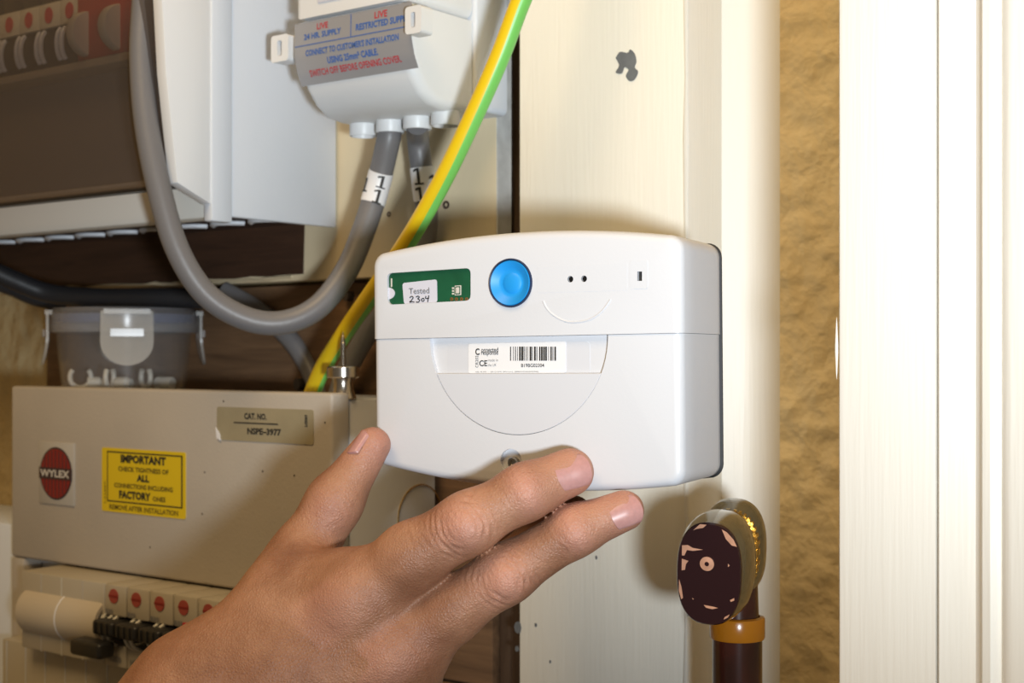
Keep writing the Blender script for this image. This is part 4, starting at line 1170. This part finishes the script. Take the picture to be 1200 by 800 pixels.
# creases: concentric folds over the knuckles, fine folds across the joints
flush = np.zeros(len(hv)); disp = np.zeros(len(hv))
rs = np.random.RandomState(3)
def noise3(v, s, seed):
    r_ = np.random.RandomState(seed); o_ = 0
    for _ in range(5):
        d_ = r_.normal(size=3); o_ = o_ + np.sin(v @ d_ * s + r_.uniform(0, 6.28))
    return o_ / 5
def folds(c, a, dors, rl, rw, n, amp, wave=.0013, inner=.0030):
    """c centre, a finger direction, dors outward direction"""
    a = a / np.linalg.norm(a); dors = dors - a * (dors @ a); dors /= np.linalg.norm(dors); b = np.cross(a, dors)
    p = hv - c; x = p @ a; y = p @ b; z = p @ dors
    w_ = np.clip((hn @ dors) * 1.6, 0, 1) * (np.abs(z) < .02)
    r_ = np.sqrt((x / rl) ** 2 + (y / rw * .72) ** 2) + noise3(p, 260, n + 40) * .10
    win_ = np.clip((r_ - .55) * 4, 0, 1) * np.exp(-((np.maximum(r_ - 1.0, 0)) / .85) ** 2)
    sidefade = np.clip(np.abs(x) / (np.abs(y) * 1.1 + 1e-5), 0, 1) ** 1.5
    ph = r_ * rl / wave * 2 * math.pi + noise3(p, 700, n) * 1.9
    wv = np.sin(ph); wv = np.where(wv < 0, -np.abs(wv) ** .8, wv * .45)
    w_ = w_ * np.clip((.0112 - np.abs(y)) / .003, 0, 1)
    return amp * wv * win_ * w_ * (.08 + .92 * sidefade) * (.55 + .45 * noise3(p, 330, n + 60) * 1.6), np.exp(-(r_ / 1.3) ** 2) * w_
CAMD = np.array([0, -1.0, 0])
def toward(j, tilt=(0, 0, 0)): return -j / np.linalg.norm(j) + np.array(tilt)
specs = [(C(548, 615, .4725, 0)[0], idx[3][0] - idx[1][0], .0068, .0062, 1, .00040, .0019), (C(597, 680, .478, 0)[0], mid[3][0] - mid[1][0], .0070, .0062, 2, .00042, .0019),
         (C(614, 578, .474, 0)[0], idx[4][0] - idx[2][0], .0040, .0060, 3, .00022, .0014), (C(676, 625, .4765, 0)[0], mid[4][0] - mid[2][0], .0040, .0056, 4, .00022, .0014),
         (C(414, 702, .487, 0)[0], idx[1][0] - idx[0][0], .0095, .0090, 5, .00013, .0016), (C(466, 768, .487, 0)[0], mid[1][0] - mid[0][0], .0095, .0090, 6, .00012, .0016),
         (C(385, 600, .506, 0)[0], thm[3][0] - thm[1][0], .0060, .0060, 7, .00022, .0016)]
for c, a, rl, rw, n, amp, wave in specs:
    amp *= 2.6 if n < 5 else 2.0
    d_, fl_ = folds(c, a, toward(c, (0, 0, .12)), rl, rw, n, amp, wave)
    disp += d_; flush += fl_ * (.8 if n < 5 else .45)
# fine lines running across the fingers and the back of the hand
def crosslines(a0, a1, amp, wl, rad):
    a = a1 - a0; L_ = np.linalg.norm(a); a = a / L_
    p = hv - a0; x = p @ a; r_ = np.linalg.norm(p - x[:, None] * a, axis=1)
    m_ = np.clip((x + .004) / .004, 0, 1) * np.clip((L_ + .004 - x) / .004, 0, 1) * (r_ < rad)
    return amp * np.sin(x / wl * 6.283 + noise3(p, 500, 11) * 2.5) * m_ * np.clip((-hn[:, 1] - .25) * 1.8, 0, 1)
for J in (idx, mid):
    for q in range(0, 3): disp += crosslines(J[q][0], J[q + 1][0], .00015, .0019, .0116)
disp += noise3(hv, 700, 21) * .00005 + noise3(hv, 1500, 22) * .00003
for J, w_ in ((idx, .9), (mid, .9), (thm, 1.0)):
    flush += w_ * np.exp(-(np.linalg.norm(hv - J[-1][0], axis=1) / .011) ** 2)
hv = hv + hn * disp[:, None]
hand = thing('hand', 'right hand with back to the camera holding the white controller from below', 'hand', tuple(cw(*wrist[0][[0, 1, 2]])))
def to_world(P): return np.array([0, 0, H]) + P[:, :1] * np.array(XC) + P[:, 1:2] * np.array(FW) + P[:, 2:3] * np.array(UP)
wv_ = to_world(hv) - np.array(hand.location)
me = bpy.data.meshes.new('skin'); me.from_pydata(wv_.tolist(), [], hq.tolist()); me.update()
me.polygons.foreach_set('use_smooth', [True] * len(me.polygons))
at_ = me.attributes.new('flush', 'FLOAT', 'POINT'); at_.data.foreach_set('value', np.clip(flush, 0, 1).astype(np.float32))
def skin_mat():
    m = bpy.data.materials.new('skin'); m.use_nodes = True; nt = m.node_tree; n = nt.nodes; L = nt.links; b = n['Principled BSDF']
    b.inputs['Roughness'].default_value = .52; b.inputs['Subsurface Weight'].default_value = .12
    b.inputs['Subsurface Radius'].default_value = (.004, .0014, .0007); b.inputs['Subsurface Scale'].default_value = .6
    tc = n.new('ShaderNodeTexCoord')
    t1 = n.new('ShaderNodeTexNoise'); t1.inputs['Scale'].default_value = 55; t1.inputs['Detail'].default_value = 6
    L.new(tc.outputs['Object'], t1.inputs['Vector'])
    r = n.new('ShaderNodeValToRGB'); r.color_ramp.elements[0].position = .32; r.color_ramp.elements[1].position = .70
    r.color_ramp.elements[0].color = (.255, .110, .058, 1); r.color_ramp.elements[1].color = (.42, .208, .120, 1)
    L.new(t1.outputs['Fac'], r.inputs['Fac'])
    a = n.new('ShaderNodeAttribute'); a.attribute_name = 'flush'
    mx = n.new('ShaderNodeMix'); mx.data_type = 'RGBA'; mx.inputs['B'].default_value = (.60, .29, .22, 1)
    ml = n.new('ShaderNodeMath'); ml.operation = 'MULTIPLY'; ml.inputs[1].default_value = .75
    L.new(a.outputs['Fac'], ml.inputs[0]); L.new(ml.outputs[0], mx.inputs['Factor']); L.new(r.outputs['Color'], mx.inputs['A'])
    L.new(mx.outputs['Result'], b.inputs['Base Color'])
    v = n.new('ShaderNodeTexVoronoi'); v.inputs['Scale'].default_value = 900; v.feature = 'DISTANCE_TO_EDGE'
    t2 = n.new('ShaderNodeTexNoise'); t2.inputs['Scale'].default_value = 380; t2.inputs['Detail'].default_value = 4
    L.new(tc.outputs['Object'], v.inputs['Vector']); L.new(tc.outputs['Object'], t2.inputs['Vector'])
    ad = n.new('ShaderNodeMath'); ad.operation = 'ADD'
    L.new(v.outputs['Distance'], ad.inputs[0]); L.new(t2.outputs['Fac'], ad.inputs[1])
    bp = n.new('ShaderNodeBump'); bp.inputs['Strength'].default_value = .40; bp.inputs['Distance'].default_value = .0008
    L.new(ad.outputs[0], bp.inputs['Height']); L.new(bp.outputs['Normal'], b.inputs['Normal'])
    MATS['skin'] = m
skin_mat(); me.materials.append(MATS['skin'])
so_ = bpy.data.objects.new('skin', me); finish(so_, hand)
# nails: curved plates laid on the fingertips
from mathutils.bvhtree import BVHTree
bvh = BVHTree.FromPolygons([tuple(p) for p in hv], hq.tolist())
def nail(c_px, a_px, length, width, dors_tilt, lift=.0003):
    """c_px centre pixel+depth, a_px second pixel+depth giving the direction to the tip"""
    c = C(*c_px, 0)[0]; a = C(*a_px, 0)[0] - c; a /= np.linalg.norm(a)
    d = toward(c, dors_tilt); d = d - a * (d @ a); d /= np.linalg.norm(d); b = np.cross(a, d)
    NU_, NV_ = 14, 14; bm = bmesh.new(); top_ = []
    # smooth arched plate fitted to the finger below it
    hit = bvh.ray_cast(Vector(c + d * .02), Vector(-d), .05)
    c0 = np.array(hit[0]) if hit[0] is not None else c
    hit2 = bvh.ray_cast(Vector(c + a * length * .38 + d * .02), Vector(-d), .05); hit1 = bvh.ray_cast(Vector(c - a * length * .42 + d * .02), Vector(-d), .05)
    s1 = (np.array(hit1[0]) - c0) @ d if hit1[0] is not None else 0; s2 = (np.array(hit2[0]) - c0) @ d if hit2[0] is not None else 0
    for i in range(NV_ + 1):
        row = []; v = -1 + 2 * i / NV_
        for j in range(NU_ + 1):
            u = -1 + 2 * j / NU_
            hw = width / 2 * (1 - .06 * (v < 0) * abs(v)) 
            # rounded ends
            end = 1 - .30 * abs(u) ** 2.4 if v > 0 else 1 - .22 * abs(u) ** 2.2
            al = v * length / 2 * end
            base = s1 * max(-v, 0) ** 1.3 * .95 + s2 * max(v, 0) ** 1.6 * .55
            drop = -(width * .19) * abs(u) ** 2.1
            p = c0 + a * al + b * u * hw + d * (base + drop + lift)
            row.append(bm.verts.new(cw(*p)))
        top_.append(row)
    for i in range(NV_):
        for j in range(NU_): bm.faces.new((top_[i][j], top_[i][j + 1], top_[i + 1][j + 1], top_[i + 1][j]))
    r_ = bmesh.ops.extrude_face_region(bm, geom=bm.faces[:])
    dw = Vector(cw(*d) - cw(0, 0, 0)) * -.0011
    for v in r_['geom']:
        if isinstance(v, bmesh.types.BMVert): v.co += dw
    return mk('fingernail', bm, 'skin_nail', hand, angle=60)
nail((672, 553, .4705), (693, 546, .4713), .0120, .0108, (.05, 0, .10))
nail((733, 600, .472), (752, 592, .473), .0110, .0098, (.05, 0, .02))
nail((421, 521, .517), (431, 506, .5195), .0105, .0080, (-2.6, 0, 1.3))
